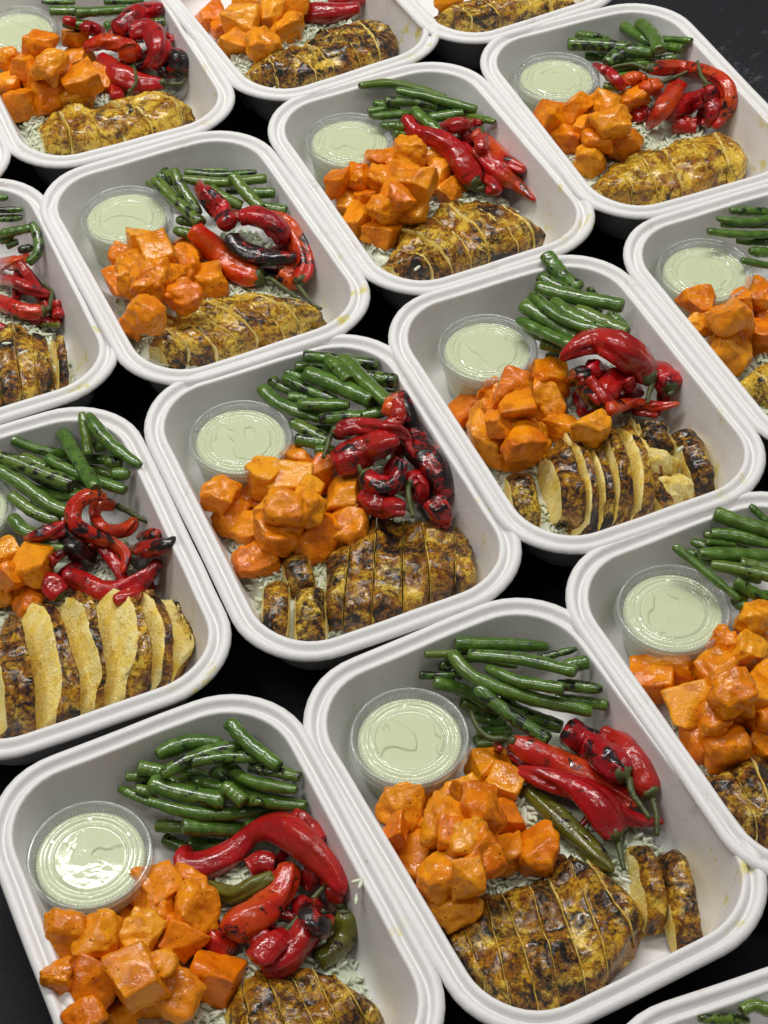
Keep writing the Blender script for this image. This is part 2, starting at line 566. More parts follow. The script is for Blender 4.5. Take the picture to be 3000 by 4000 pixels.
class Tray:
    def __init__(self, key):
        x, y, th, dz = TRAYS[key]
        self.key = key
        self.dz = dz + 0.0018
        k = 1 - dz / H
        self.x, self.y, self.th = x * H * k, y * H * k, math.radians(th)
        self.c, self.s = math.cos(self.th), math.sin(self.th)
        self.nx, self.ny = int(TRW / CELL) + 3, int(TRL / CELL) + 3
        gx = (np.arange(self.nx) - self.nx / 2 + .5) * CELL
        gy = (np.arange(self.ny) - self.ny / 2 + .5) * CELL
        self.GX, self.GY = np.meshgrid(gx, gy, indexing='ij')
        # the tray's own surface
        a = np.maximum(np.abs(self.GX) - (TRW / 2 - TRR), 0)
        b = np.maximum(np.abs(self.GY) - (TRL / 2 - TRR), 0)
        ins = np.where((a > 0) & (b > 0), TRR - np.hypot(a, b),
                       np.minimum(TRW / 2 - np.abs(self.GX), TRL / 2 - np.abs(self.GY)))
        pr = np.array(PROF) / 1000
        self.surf = np.interp(ins, pr[3:, 0], pr[3:, 1]) + self.dz
        self.ins = ins
        self.hm = self.surf.copy()
        o = link('food_tray', TRAY_ME, loc=(self.x, self.y, self.dz), label=TRAYLABEL[key], cat='tray', group='meal trays set out on the table')
        o.rotation_euler = (0, 0, self.th)
        self.rice = None

    def loc(self, P):
        dx, dy = P[..., 0] - self.x, P[..., 1] - self.y
        return self.c * dx + self.s * dy, -self.s * dx + self.c * dy

    def world(self, lx, ly):
        return self.x + self.c * lx - self.s * ly, self.y + self.s * lx + self.c * ly

    def support(self, P, R):
        """highest thing under a disc of radius R at each point"""
        lx, ly = self.loc(P)
        best = np.zeros(len(P))
        for f in (0, .45, .8):
            for a in range(0, 360, 60) if f else (0,):
                i = np.clip(((lx + f * R * math.cos(math.radians(a))) / CELL + self.nx / 2).astype(int), 0, self.nx - 1)
                j = np.clip(((ly + f * R * math.sin(math.radians(a))) / CELL + self.ny / 2).astype(int), 0, self.ny - 1)
                drop = R * (1 - math.sqrt(1 - f * f))
                best = np.maximum(best, self.hm[i, j] - drop)
        return best

    def mean_support(self, P, R):
        lx, ly = self.loc(P)
        v = []
        for f in (0, .4, .8):
            for a in range(0, 360, 45) if f else (0,):
                i = int(min(max((lx[0] + f * R * math.cos(math.radians(a))) / CELL + self.nx / 2, 0), self.nx - 1))
                j = int(min(max((ly[0] + f * R * math.sin(math.radians(a))) / CELL + self.ny / 2, 0), self.ny - 1))
                v.append(self.hm[i, j])
        v.sort()
        return v[int(len(v) * .75)]

    def stamp(self, P, R, flat=False):
        for p, r in zip(P, R):
            lx, ly = self.loc(p)
            i0, i1 = max(int((lx - r) / CELL + self.nx / 2), 0), min(int((lx + r) / CELL + self.nx / 2) + 1, self.nx)
            j0, j1 = max(int((ly - r) / CELL + self.ny / 2), 0), min(int((ly + r) / CELL + self.ny / 2) + 1, self.ny)
            if i1 <= i0 or j1 <= j0:
                continue
            q = r * r - (self.GX[i0:i1, j0:j1] - lx) ** 2 - (self.GY[i0:i1, j0:j1] - ly) ** 2
            top = p[2] + (np.sqrt(np.maximum(q, 0)) if not flat else 0)
            self.hm[i0:i1, j0:j1] = np.where(q > 0, np.maximum(self.hm[i0:i1, j0:j1], top), self.hm[i0:i1, j0:j1])

    # --- rice bed as a height field
    def bed(self):
        X, Y = self.GX, self.GY
        seed = sum(map(ord, self.key)) * 3.1
        nz = np.array([[noise.noise((x * 60 + seed, y * 60, 2)) for y in self.GY[0]] for x in self.GX[:, 0]])
        wall = np.clip((self.ins - 0.020) / 0.012, 0, 1)
        yy = np.clip((Y + 0.082) / 0.03, 0, 1) * np.clip((0.030 + 0.03 * (X > 0.0) - Y) / 0.035, 0, 1)
        yy = yy * np.clip((0.066 - X) / 0.02, 0, 1)
        h = (0.013 + 0.0035 * nz) * wall * yy
        self.rice = self.dz + h
        self.hm = np.maximum(self.hm, self.rice)
        self.riceh = h


def img_order(items):
    pass


ORD = ['topmost', 'second from top', 'third from top', 'fourth from top', 'fifth from top', 'sixth from top', 'seventh from top', 'eighth from top',
       'ninth from top', 'tenth from top'] + ['%dth from top' % k for k in range(11, 40)]
ORDL = ['leftmost', 'second from left', 'third from left', 'fourth from left', 'fifth from left', 'sixth from left', 'seventh from left',
        'eighth from left', 'ninth from left', 'tenth from left'] + ['%dth from left' % k for k in range(11, 40)]
# ------------------------------------------------------------------ what lies in each tray, read off the photograph
# tr = origin and scale that turn the listed points into photo pixels; a bean is (curve, half thickness); a chili is (curve with half
# thickness, look, stem curve); a squash chunk is (x, y, width, height); a chicken slice is (far end, near end, thickness)
S1, S2 = 0.9042, 1.1151
FOOD = {
    'A': dict(tr=(0, 2600, S1), cup=(386, 812), char=.55, pale=.35,
        chicken=[(1000, 1430, 1080, 1700, 110), (1090, 1345, 1200, 1680, 112), (1200, 1335, 1320, 1680, 112), (1310, 1325, 1430, 1650, 112),
                 (1420, 1345, 1540, 1620, 112), (1525, 1395, 1620, 1560, 100)],
        beans=[([(515, 530), (660, 595)], 25), ([(545, 480), (650, 482)], 20), ([(600, 440), (720, 462)], 33), ([(590, 530), (690, 560)], 22),
               ([(710, 745), (800, 790)], 30), ([(820, 765), (1030, 790)], 36), ([(680, 692), (830, 700)], 30), ([(790, 695), (1090, 705)], 38),
               ([(1060, 690), (1230, 660)], 25), ([(640, 585), (800, 630), (960, 640), (1240, 607)], 32),
               ([(930, 450), (1030, 525), (1150, 578), (1320, 607)], 38), ([(1080, 440), (1295, 480)], 24),
               ([(975, 420), (1060, 490), (1170, 520), (1280, 537)], 28), ([(1040, 585), (1130, 588)], 21), ([(790, 480), (960, 525)], 26),
               ([(650, 505), (760, 545), (970, 585)], 40), ([(680, 385), (800, 338), (960, 335)], 40), ([(700, 470), (830, 400), (1045, 340)], 37),
               ([(830, 415), (980, 393), (1125, 402)], 27), ([(965, 515), (1055, 590)], 36), ([(990, 245), (1080, 340), (1205, 435)], 36)],
        peppers=[([(1260, 640, 36), (1330, 690, 38), (1390, 760, 30)], 'r', None), ([(1070, 880, 45), (1130, 850, 48), (1190, 860, 40)], 'd', None),
                 ([(1060, 1030, 40), (1150, 960, 50), (1230, 900, 40)], 'd', None), ([(1010, 1130, 40), (1120, 1180, 55), (1200, 1230, 40)], 'r', None), ([(1290, 1010, 40), (1340, 1120, 55), (1300, 1220, 40)], 'd', None), ([(1400, 900, 36), (1450, 980, 46), (1420, 1060, 34)], 'R', None), ([(1330, 960, 40), (1355, 880, 40), (1340, 800, 30)], 'r', None),
                 ([(890, 945, 26), (1000, 990, 42), (1100, 945, 42), (1185, 910, 34)], 'g', None),
                 ([(1485, 1060, 40), (1490, 1150, 50), (1440, 1230, 52), (1365, 1275, 40)], 'g', [(1440, 1010), (1455, 930), (1490, 870)]),
                 ([(1130, 1315, 50), (1220, 1275, 60), (1300, 1190, 62), (1335, 1100, 45)], 'r', None),
                 ([(1235, 1150, 34), (1170, 1215, 56), (1100, 1285, 48)], 'r', [(1290, 1090), (1350, 1010), (1405, 950)]),
                 ([(1370, 1010, 30), (1335, 1080, 46), (1390, 1135, 48), (1440, 1090, 26)], 'D', None),
                 ([(905, 1120, 40), (930, 1190, 55), (1010, 1245, 45)], 'O', None),
                 ([(985, 1175, 55), (1040, 1115, 74), (1130, 1060, 70), (1215, 980, 55), (1262, 860, 42)], 'O', None),
                 ([(815, 770, 26), (795, 855, 52), (880, 868, 62), (1000, 815, 54), (1105, 722, 46), (1210, 708, 64), (1320, 775, 70), (1420, 868, 56), (1490, 990, 26)], 'r', None)],
        squash=[(270, 1190, 170, 230), (420, 1165, 160, 200), (590, 1170, 190, 200), (680, 960, 200, 170), (810, 960, 160, 150), (850, 1050, 170, 220),
                (700, 1060, 150, 150), (790, 1200, 190, 140), (350, 1390, 280, 190), (580, 1350, 210, 220), (760, 1420, 230, 200), (920, 1350, 200, 220),
                (540, 1500, 180, 140), (690, 1310, 120, 120), (370, 1520, 170, 130), (250, 1330, 110, 110)]),
    'B': dict(tr=(1150, 2300, S2), cup=(405, 513), char=.60, pale=.30,
        chicken=[(555, 1205, 640, 1390, 66), (625, 1150, 722, 1480, 78), (700, 1105, 800, 1462, 78), (775, 1065, 880, 1440, 80), (850, 1045, 962, 1420, 80),
                 (925, 985, 1050, 1385, 82), (1000, 970, 1140, 1320, 82), (1085, 1000, 1220, 1235, 80), (1200, 885, 1300, 1160, 95, 'L'), (1305, 905, 1400, 1225, 105, 'T')],
        beans=[([(512, 268), (590, 300)], 24), ([(440, 302), (560, 306)], 16), ([(460, 230), (580, 225)], 14), ([(590, 398), (720, 432)], 21),
               ([(630, 450), (740, 472)], 19), ([(640, 505), (760, 500)], 21), ([(640, 545), (705, 540)], 18), ([(870, 240), (988, 210)], 15),
               ([(940, 275), (1028, 255)], 28), ([(920, 332), (1078, 352)], 22), ([(915, 385), (1095, 407)], 22), ([(490, 328), (600, 357), (690, 410)], 26),
               ([(565, 192), (720, 195), (885, 203)], 26), ([(720, 390), (800, 435), (935, 485)], 28), ([(675, 277), (780, 322), (942, 350)], 24),
               ([(612, 230), (800, 247), (985, 290)], 25), ([(555, 228), (620, 305), (780, 370), (1040, 430)], 27), ([(640, 345), (740, 430), (890, 532)], 24)],
        peppers=[([(1250, 725, 42), (1205, 625, 46), (1150, 545, 40), (1075, 488, 20)], 'r', [(1268, 790), (1270, 865)]),
                 ([(990, 690, 20), (1100, 765, 36), (1190, 812, 26), (1295, 818, 10)], 'r', None),
                 ([(755, 530, 34), (850, 575, 46), (950, 625, 46), (1080, 680, 42), (1200, 760, 26)], 'O', [(690, 525), (645, 490), (618, 432)]),
                 ([(800, 695, 24), (880, 765, 36), (980, 860, 40), (1060, 940, 36), (1120, 992, 12)], 'g', None),
                 ([(1125, 870, 56), (1060, 755, 54), (960, 690, 46), (860, 655, 38), (775, 635, 22)], 'r', [(1145, 940), (1155, 985)]),
                 ([(1160, 655, 50), (1095, 600, 58), (1020, 535, 62), (950, 488, 48)], 'R', [(1185, 720), (1215, 760), (1245, 805)]),
                 ([(700, 552, 14), (722, 560, 12)], 'd', None)],
        squash=[(370, 770, 140, 140), (480, 725, 120, 110), (600, 710, 100, 90), (690, 625, 140, 110), (740, 690, 120, 110), (540, 830, 170, 150),
                (420, 950, 120, 170), (640, 930, 150, 150), (660, 770, 140, 160), (740, 920, 110, 140), (850, 920, 140, 230), (560, 1125, 160, 130),
                (520, 1010, 150, 150), (325, 860, 80, 100), (750, 810, 120, 120), (470, 1060, 110, 110), (600, 1010, 120, 120)]),
    'C': dict(tr=(2150, 1800, .7234), cup=(668, 790), char=.7,
        chicken=[(905, 1690, 1010, 1990, 125), (1035, 1650, 1150, 2060, 125), (1160, 1650, 1280, 2100, 125), (1290, 1640, 1420, 2100, 125)],
        beans=[([(780, 495), (900, 510)], 14), ([(840, 440), (1000, 452)], 22), ([(960, 700), (1060, 742)], 34), ([(1000, 785), (1070, 780)], 26),
               ([(1000, 650), (1110, 720), (1260, 760)], 36), ([(1080, 240), (1190, 350)], 22), ([(870, 390), (1000, 405), (1190, 455)], 40),
               ([(890, 280), (1040, 340), (1260, 400)], 46), ([(870, 560), (1050, 592), (1260, 640)], 36), ([(1030, 550), (1260, 600)], 33),
               ([(805, 500), (1000, 505), (1260, 525)], 42), ([(670, 460), (800, 570), (930, 675), (1020, 748)], 28)],
        squash=[(550, 1180, 210, 210), (720, 1110, 200, 200), (905, 1140, 210, 220), (1095, 850, 190, 160), (940, 975, 130, 130), (1070, 1030, 180, 190),
                (770, 1340, 240, 230), (990, 1250, 260, 200), (800, 1530, 210, 180), (960, 1540, 240, 280), (1140, 1370, 160, 200), (1150, 1190, 160, 160),
                (1150, 1550, 170, 170), (890, 1400, 160, 160), (1250, 1000, 180, 180), (1270, 1300, 180, 180)]),
    'D': dict(tr=(0, 1500, .6781), cup=(-240, 700), char=.62, pale=.1, lean=1.45,
        chicken=[(-60, 1540, 60, 2020, 190), (120, 1420, 265, 1990, 215), (310, 1340, 450, 1920, 200), (500, 1300, 630, 1860, 205),
                 (700, 1255, 830, 1790, 200), (900, 1265, 985, 1690, 150)],
        beans=[([(120, 410), (260, 480)], 22), ([(170, 600), (350, 650), (520, 620)], 38), ([(70, 770), (150, 850), (260, 875)], 42), ([(60, 640), (200, 740), (340, 790)], 36),
               ([(230, 930), (370, 950)], 28), ([(500, 430), (650, 440)], 30), ([(640, 520), (745, 520)], 42), ([(545, 365), (600, 350)], 36),
               ([(610, 450), (700, 452)], 44), ([(270, 430), (450, 520), (720, 612)], 38), ([(70, 320), (230, 380), (420, 412)], 30),
               ([(-60, 400), (0, 420), (200, 500), (420, 582)], 46), ([(-60, 470), (0, 500), (130, 580), (280, 690), (400, 742)], 48),
               ([(470, 170), (498, 300), (505, 412)], 35), ([(510, 180), (620, 330), (805, 470)], 42), ([(360, 280), (440, 420), (552, 600)], 44)],
        peppers=[([(810, 880, 30), (890, 870, 44), (880, 950, 40)], 'D', None), ([(650, 1255, 36), (780, 1205, 44), (885, 1150, 34)], 'd', None),
                 ([(270, 1050, 34), (310, 1000, 38)], 'd', None), ([(370, 890, 45), (450, 970, 60), (545, 1015, 50)], 'k', None),
                 ([(140, 890, 16), (250, 865, 48), (380, 825, 55)], 'R', None),
                 ([(355, 1085, 44), (450, 1130, 62), (600, 1190, 66), (720, 1170, 62), (860, 1090, 52), (925, 1010, 36)], 'R', None),
                 ([(355, 1225, 64), (280, 1145, 70), (240, 1110, 40)], 'r', [(430, 1270), (470, 1262)]),
                 ([(735, 965, 34), (850, 950, 56), (950, 930, 46), (1012, 878, 12)], 'D', None),
                 ([(660, 700, 40), (570, 690, 38), (548, 770, 36), (620, 845, 38), (730, 835, 40), (790, 775, 24)], 'O', [(740, 735), (820, 780), (900, 800), (985, 795)]),
                 ([(620, 655, 26), (520, 640, 40), (432, 715, 52), (435, 815, 52), (540, 875, 46), (650, 920, 44), (722, 990, 40), (702, 1092, 14)], 'O', None)],
        squash=[(40, 960, 120, 130), (180, 1035, 200, 210), (155, 1240, 170, 200), (30, 1220, 100, 130), (50, 1110, 110, 110), (-60, 1050, 150, 170), (-70, 1230, 150, 150)]),
    'E': dict(tr=(500, 1250, .9644), cup=(453, 470), char=.60, pale=.28, lean=.06,
        chicken=[(672, 935, 705, 1110, 110, 'T'), (600, 1050, 600, 1280, 118, 'T'), (735, 1065, 745, 1290, 125, 'TP'), (850, 930, 850, 1225, 118), (950, 905, 955, 1215, 100),
                 (1050, 850, 1060, 1200, 100), (1150, 845, 1160, 1165, 100), (1250, 845, 1260, 1130, 100), (1345, 850, 1365, 1095, 92)],
        beans=[([(580, 242), (640, 280), (725, 302)], 24), ([(640, 210), (720, 240)], 21), ([(650, 312), (770, 322)], 22), ([(680, 482), (800, 502)], 28),
               ([(760, 530), (835, 522)], 22), ([(905, 402), (1035, 370)], 28), ([(1000, 288), (1092, 300)], 15), ([(940, 230), (1085, 247)], 34),
               ([(660, 410), (740, 452), (812, 492)], 28), ([(540, 275), (620, 342), (775, 402)], 28), ([(780, 402), (945, 390)], 29),
               ([(630, 232), (720, 280), (850, 330)], 25), ([(690, 340), (895, 345)], 29), ([(710, 145), (860, 160), (1012, 182)], 27),
               ([(725, 215), (850, 265), (990, 330)], 40), ([(805, 150), (895, 245)], 28), ([(870, 155), (950, 240), (1055, 335)], 32)],
        peppers=[([(1045, 390, 28), (1075, 330, 34), (1110, 300, 20)], 'o', None), ([(1000, 670, 36), (1060, 620, 44), (1100, 555, 34)], 'r', None),
                 ([(1110, 285, 14), (1130, 400, 46), (1180, 520, 60), (1240, 620, 64), (1272, 730, 44)], 'D', None),
                 ([(1030, 430, 20), (1095, 400, 36), (1080, 330, 30)], 'd', None),
                 ([(830, 462, 36), (920, 432, 36), (1040, 440, 30), (1110, 462, 28), (1150, 545, 12)], 'd', [(805, 520), (790, 560)]),
                 ([(830, 592, 50), (920, 545, 62), (1020, 502, 56), (1095, 482, 28)], 'R', None),
                 ([(955, 625, 40), (1020, 670, 46), (1080, 660, 42), (1112, 570, 24)], 'R', [(935, 590)]),
                 ([(940, 722, 48), (1030, 752, 56), (1125, 765, 36)], 'd', None),
                 ([(1140, 665, 34), (1165, 635, 34), (1195, 680, 34), (1190, 730, 26)], 'r', [(1140, 740), (1155, 795)]),
                 ([(1240, 735, 42), (1270, 795, 50), (1250, 855, 22)], 'R', None)],
        squash=[(375, 705, 140, 120), (415, 800, 140, 150), (500, 715, 110, 130), (555, 640, 130, 150), (680, 555, 145, 80), (665, 655, 150, 130),
                (780, 625, 100, 130), (870, 700, 135, 190), (640, 765, 170, 130), (590, 880, 190, 150), (760, 890, 160, 210), (520, 970, 190, 130),
                (910, 840, 130, 160), (735, 765, 120, 120), (820, 850, 80, 140), (500, 850, 120, 120)]),
    'F': dict(tr=(1500, 950, S1), cup=(447, 447), char=.70, pale=.15, lean=.95,
        chicken=[(575, 990, 640, 1205, 130, 'TP'), (690, 960, 770, 1210, 110), (775, 925, 870, 1225, 80), (850, 905, 945, 1215, 76), (920, 880, 1020, 1195, 76),
                 (990, 850, 1090, 1170, 76), (1060, 800, 1160, 1140, 80), (1145, 980, 1215, 1125, 85, 'T'), (1290, 790, 1385, 1045, 125, 'T'),
                 (1165, 760, 1175, 890, 150, 'k'), (1200, 910, 1205, 1010, 150, 'k'), (1255, 1000, 1255, 1095, 165, 'k')],
        beans=[([(700, 490), (765, 490)], 22), ([(680, 430), (805, 460)], 32), ([(660, 362), (710, 405)], 26), ([(580, 330), (700, 390), (810, 440)], 30),
               ([(980, 300), (1045, 375)], 25), ([(890, 178), (935, 235)], 30), ([(730, 245), (800, 300), (905, 352)], 30), ([(830, 280), (930, 330), (1050, 387)], 32),
               ([(600, 265), (740, 350), (850, 412)], 36), ([(640, 220), (760, 318), (900, 370), (1005, 382)], 30), ([(660, 190), (820, 232), (1032, 270)], 34),
               ([(700, 50), (760, 130), (845, 198)], 36)],
        peppers=[([(960, 412, 16), (1040, 415, 28), (1085, 455, 20)], 'd', None), ([(830, 650, 22), (860, 745, 22)], 'r', None),
                 ([(890, 530, 45), (950, 600, 58), (930, 680, 40)], 'r', None), ([(1005, 570, 45), (960, 640, 52), (930, 690, 36)], 'r', None),
                 ([(1045, 580, 32), (1090, 665, 36)], 'r', None), ([(1080, 730, 16), (1185, 745, 16)], 'd', None),
                 ([(1240, 630, 52), (1215, 580, 56), (1170, 530, 36)], 'R', [(1225, 655)]),
                 ([(800, 595, 34), (860, 565, 42), (870, 625, 36), (930, 685, 36), (985, 712, 22)], 'D', None),
                 ([(880, 580, 20), (950, 660, 26), (992, 712, 20)], 'd', None),
                 ([(965, 722, 34), (1080, 690, 28), (1180, 705, 25), (1278, 692, 10)], 'O', None),
                 ([(1148, 600, 52), (1120, 550, 58), (1060, 490, 66), (960, 430, 60), (860, 440, 46), (758, 505, 18)], 'r', [(1142, 660), (1140, 692)])],
        squash=[(370, 715, 155, 130), (435, 835, 170, 180), (545, 645, 190, 170), (575, 715, 160, 140), (690, 685, 145, 190), (715, 580, 160, 150),
                (595, 850, 185, 140), (765, 800, 180, 120), (900, 790, 135, 150), (530, 930, 180, 90), (660, 915, 130, 100), (500, 775, 110, 110), (450, 630, 90, 90)]),
    'G': dict(tr=(0, 650, .4521), char=.6, pale=.25,
        chicken=[(-100, 1480, -20, 2090, 135), (30, 1460, 120, 2030, 135), (170, 1420, 270, 1970, 135), (310, 1410, 420, 1910, 135), (480, 1430, 600, 1850, 145, 'L')],
        beans=[([(-60, 270), (62, 272)], 34), ([(-60, 380), (190, 372)], 32), ([(-60, 455), (192, 442)], 38), ([(0, 650), (112, 605)], 38), ([(60, 690), (150, 650)], 36),
               ([(160, 725), (285, 700)], 45), ([(-20, 590), (270, 532)], 46), ([(275, 490), (320, 600), (330, 740), (245, 835)], 42)],
        peppers=[([(-30, 1380, 40), (60, 1405, 36)], 'd', None), ([(350, 1370, 26), (520, 1375, 30)], 'g', None), ([(490, 1170, 36), (505, 1300, 48)], 'r', None),
                 ([(385, 1250, 80), (250, 1255, 78), (120, 1220, 74), (-40, 1150, 66)], 'O', [(440, 1160), (445, 1080), (385, 1022)]),
                 ([(-60, 970, 50), (120, 1000, 55), (260, 1060, 60), (440, 1115, 34)], 'R', None),
                 ([(-80, 860, 60), (60, 845, 72), (160, 820, 58), (255, 758, 14)], 'o', None)]),
    'H': dict(tr=(100, 450, .8439), cup=(465, 455), char=.5, pale=.5, lean=.14,
        chicken=[(585, 1040, 720, 1140, 80), (630, 985, 830, 1120, 80), (700, 935, 925, 1090, 80), (785, 900, 1015, 1065, 80), (875, 870, 1110, 1040, 80),
                 (970, 845, 1200, 1010, 80), (1065, 835, 1290, 980, 80), (1165, 850, 1380, 955, 76)],
        beans=[([(560, 312), (620, 340)], 15), ([(610, 278), (690, 310)], 22), ([(640, 255), (690, 300)], 22), ([(690, 530), (810, 570)], 28), ([(700, 482), (820, 505)], 26),
               ([(820, 254), (935, 256)], 12), ([(740, 262), (900, 276), (1068, 262)], 20), ([(1050, 362), (1152, 360)], 28), ([(1080, 420), (1205, 440)], 26),
               ([(930, 350), (1005, 352)], 20), ([(800, 340), (870, 420), (885, 485)], 30), ([(700, 290), (900, 312), (1112, 292)], 28),
               ([(850, 340), (930, 390), (1000, 420)], 30), ([(690, 250), (722, 340), (805, 455)], 28), ([(960, 280), (1020, 360), (1090, 432)], 28),
               ([(600, 300), (700, 400), (812, 500)], 32)],
        peppers=[([(1180, 725, 48), (1230, 755, 56), (1190, 690, 30)], 'o', None),
                 ([(1265, 775, 44), (1290, 690, 42), (1255, 590, 44), (1195, 495, 36), (1090, 455, 22)], 'O', [(1285, 820), (1325, 872), (1370, 897)]),
                 ([(1090, 755, 54), (1050, 740, 60), (950, 690, 60), (860, 605, 54), (770, 520, 42)], 'o', [(1130, 755), (1200, 805), (1262, 850)]),
                 ([(990, 472, 40), (1080, 470, 50), (1175, 535, 54), (1185, 605, 34)], 'd', None),
                 ([(940, 560, 40), (1000, 620, 46), (1100, 658, 46), (1255, 660, 24)], 'D', None),
                 ([(785, 288, 16), (840, 370, 40), (900, 440, 52), (940, 510, 44)], 'R', None)],
        squash=[(465, 660, 155, 100), (440, 770, 110, 230), (555, 595, 200, 120), (620, 645, 150, 170), (735, 695, 190, 180), (755, 605, 160, 100),
                (580, 775, 190, 140), (500, 765, 120, 150), (840, 775, 155, 150), (730, 840, 155, 120), (570, 915, 230, 150), (500, 970, 120, 110)]),
    'I': dict(tr=(1000, 200, .8439), cup=(430, 403), char=.58, pale=.34, lean=.14,
        chicken=[(600, 955, 725, 1060, 100), (670, 885, 840, 1040, 98), (750, 820, 940, 1010, 98), (835, 765, 1040, 980, 98), (930, 730, 1135, 950, 98),
                 (1030, 705, 1225, 915, 98), (1130, 710, 1310, 885, 95)],
        beans=[([(550, 195), (660, 212)], 20), ([(550, 240), (660, 262)], 22), ([(520, 278), (610, 262)], 18), ([(640, 382), (705, 390)], 22), ([(610, 342), (690, 352)], 25),
               ([(540, 302), (705, 290)], 25), ([(960, 290), (1105, 327)], 20), ([(800, 312), (960, 285)], 28), ([(480, 160), (640, 152), (880, 215)], 26),
               ([(600, 230), (760, 242), (910, 275)], 31), ([(650, 180), (830, 222), (1020, 272)], 26), ([(730, 270), (795, 330), (850, 370)], 28)],
        peppers=[([(1080, 560, 30), (1105, 660, 34)], 'd', None), ([(930, 415, 28), (990, 495, 36), (1010, 540, 24)], 'r', None),
                 ([(1010, 450, 34), (1130, 560, 46), (1210, 620, 34), (1292, 692, 10)], 'O', None),
                 ([(1000, 375, 34), (1100, 450, 42), (1160, 505, 36), (1245, 555, 24)], 'O', None),
                 ([(860, 355, 34), (940, 342, 42), (1045, 328, 20)], 'd', None), ([(1050, 400, 30), (1040, 440, 34), (1050, 470, 26)], 'd', [(1050, 400), (1045, 350)]),
                 ([(1010, 625, 54), (985, 570, 56), (910, 455, 50), (830, 402, 45), (740, 372, 42), (690, 300, 30)], 'r', [(1080, 620), (1068, 570), (975, 545)])],
        squash=[(385, 615, 100, 120), (450, 695, 170, 115), (465, 580, 150, 110), (595, 600, 200, 125), (590, 495, 150, 120), (720, 465, 170, 155),
                (760, 605, 120, 170), (855, 505, 130, 100), (850, 595, 115, 160), (600, 740, 165, 125), (725, 745, 130, 120), (490, 790, 115, 155),
                (580, 840, 155, 130), (905, 640, 75, 140), (680, 680, 110, 110)]),
    'J': dict(tr=(2400, 700, .4521), cup=(785, 770), char=.4, pale=.45,
        chicken=[(1120, 1720, 1290, 1960, 160), (1270, 1660, 1460, 2020, 160), (1440, 1640, 1620, 2000, 160)],
        beans=[([(1000, 270), (1400, 292)], 46), ([(930, 392), (1400, 402)], 35), ([(890, 340), (1150, 370), (1400, 330)], 40), ([(1170, 622), (1400, 642)], 50),
               ([(1060, 532), (1400, 542)], 40), ([(810, 450), (1100, 480), (1400, 472)], 38), ([(1100, 700), (1250, 732), (1420, 762)], 35)],
        squash=[(730, 1065, 290, 230), (745, 1260, 250, 180), (970, 1175, 340, 330), (1230, 985, 260, 290), (1010, 1490, 350, 330), (1230, 1390, 270, 370),
                (1090, 1060, 170, 170), (1350, 1200, 260, 260)]),
    'K': dict(tr=(0, 0, 1.0247), cup=(61, 108), char=.45, pale=.5, lean=.12,
        chicken=[(175, 450, 225, 575, 118), (265, 430, 340, 570, 118), (360, 415, 445, 550, 118), (445, 410, 550, 520, 110, 'L'), (530, 375, 640, 500, 112), (630, 370, 712, 455, 112)],
        beans=[([(160, 5), (285, 10)], 15), ([(190, 40), (335, 45)], 20), ([(240, 92), (335, 96)], 20), ([(400, 100), (480, 85)], 20), ([(400, 4), (545, 0)], 18),
               ([(555, 92), (628, 82)], 20), ([(290, 50), (482, 38)], 24)],
        peppers=[([(240, 70, 14), (310, 100, 26), (385, 122, 28)], 'r', None), ([(600, 275, 26), (680, 245, 42), (640, 205, 36)], 'D', None),
                 ([(615, 185, 16), (662, 148, 10)], 'r', None), ([(415, 280, 26), (450, 375, 26)], 'r', None),
                 ([(630, 320, 26), (530, 320, 40), (450, 282, 42), (385, 215, 26)], 'r', [(690, 318), (712, 285)]),
                 ([(330, 182, 22), (400, 160, 32), (475, 172, 28)], 'O', None), ([(440, 115, 36), (530, 62, 48), (625, 28, 20)], 'R', None),
                 ([(490, 122, 34), (575, 118, 42), (605, 190, 42), (570, 258, 26)], 'd', None),
                 ([(500, 225, 40), (490, 190, 42), (480, 165, 30)], 'O', [(520, 310), (490, 350)])],
        squash=[(160, 180, 125, 110), (285, 150, 85, 75), (285, 238, 112, 112), (190, 250, 100, 120), (110, 255, 115, 100), (30, 230, 80, 95), (40, 320, 100, 110),
                (90, 400, 115, 130), (190, 372, 145, 140), (290, 365, 130, 120), (315, 310, 130, 105), (375, 315, 85, 120)]),
    'L': dict(tr=(0, 0, 1.0247), char=.65, pale=.45,
        chicken=[(960, 255, 1010, 320, 110), (1030, 210, 1120, 315, 115), (1115, 185, 1225, 295, 112), (1205, 145, 1320, 275, 112), (1300, 95, 1410, 245, 112), (1395, 65, 1500, 205, 112)],
        peppers=[([(1250, 5, 28), (1380, 0, 24)], 'd', None), ([(1160, 45, 38), (1260, 52, 44), (1375, 25, 26)], 'r', None)],
        squash=[(800, 60, 90, 115), (920, 70, 170, 95), (1030, 45, 85, 100), (1090, 110, 125, 135), (890, 162, 115, 130), (1000, 168, 115, 120), (950, 8, 110, 70), (1130, 20, 95, 70)]),
    'M': dict(tr=(1500, 0, S1), cup=(745, 327), char=.35, pale=.4,
        chicken=[(930, 770, 1015, 875, 125), (1030, 715, 1125, 865, 118), (1130, 675, 1235, 850, 118), (1240, 630, 1340, 825, 118), (1345, 595, 1445, 790, 118), (1450, 575, 1540, 745, 112)],
        beans=[([(950, 372), (1015, 380)], 20), ([(1010, 332), (1095, 322)], 22), ([(870, 242), (975, 252)], 22), ([(815, 145), (915, 157)], 20), ([(905, 150), (980, 175)], 15),
               ([(1170, 262), (1262, 250)], 22), ([(1200, 200), (1292, 212)], 25), ([(980, 302), (1185, 265)], 22), ([(1180, 165), (1328, 176)], 18),
               ([(795, 190), (930, 196), (1085, 212)], 32), ([(960, 272), (1050, 222), (1170, 230)], 35), ([(1015, 100), (1080, 142), (1150, 190)], 25),
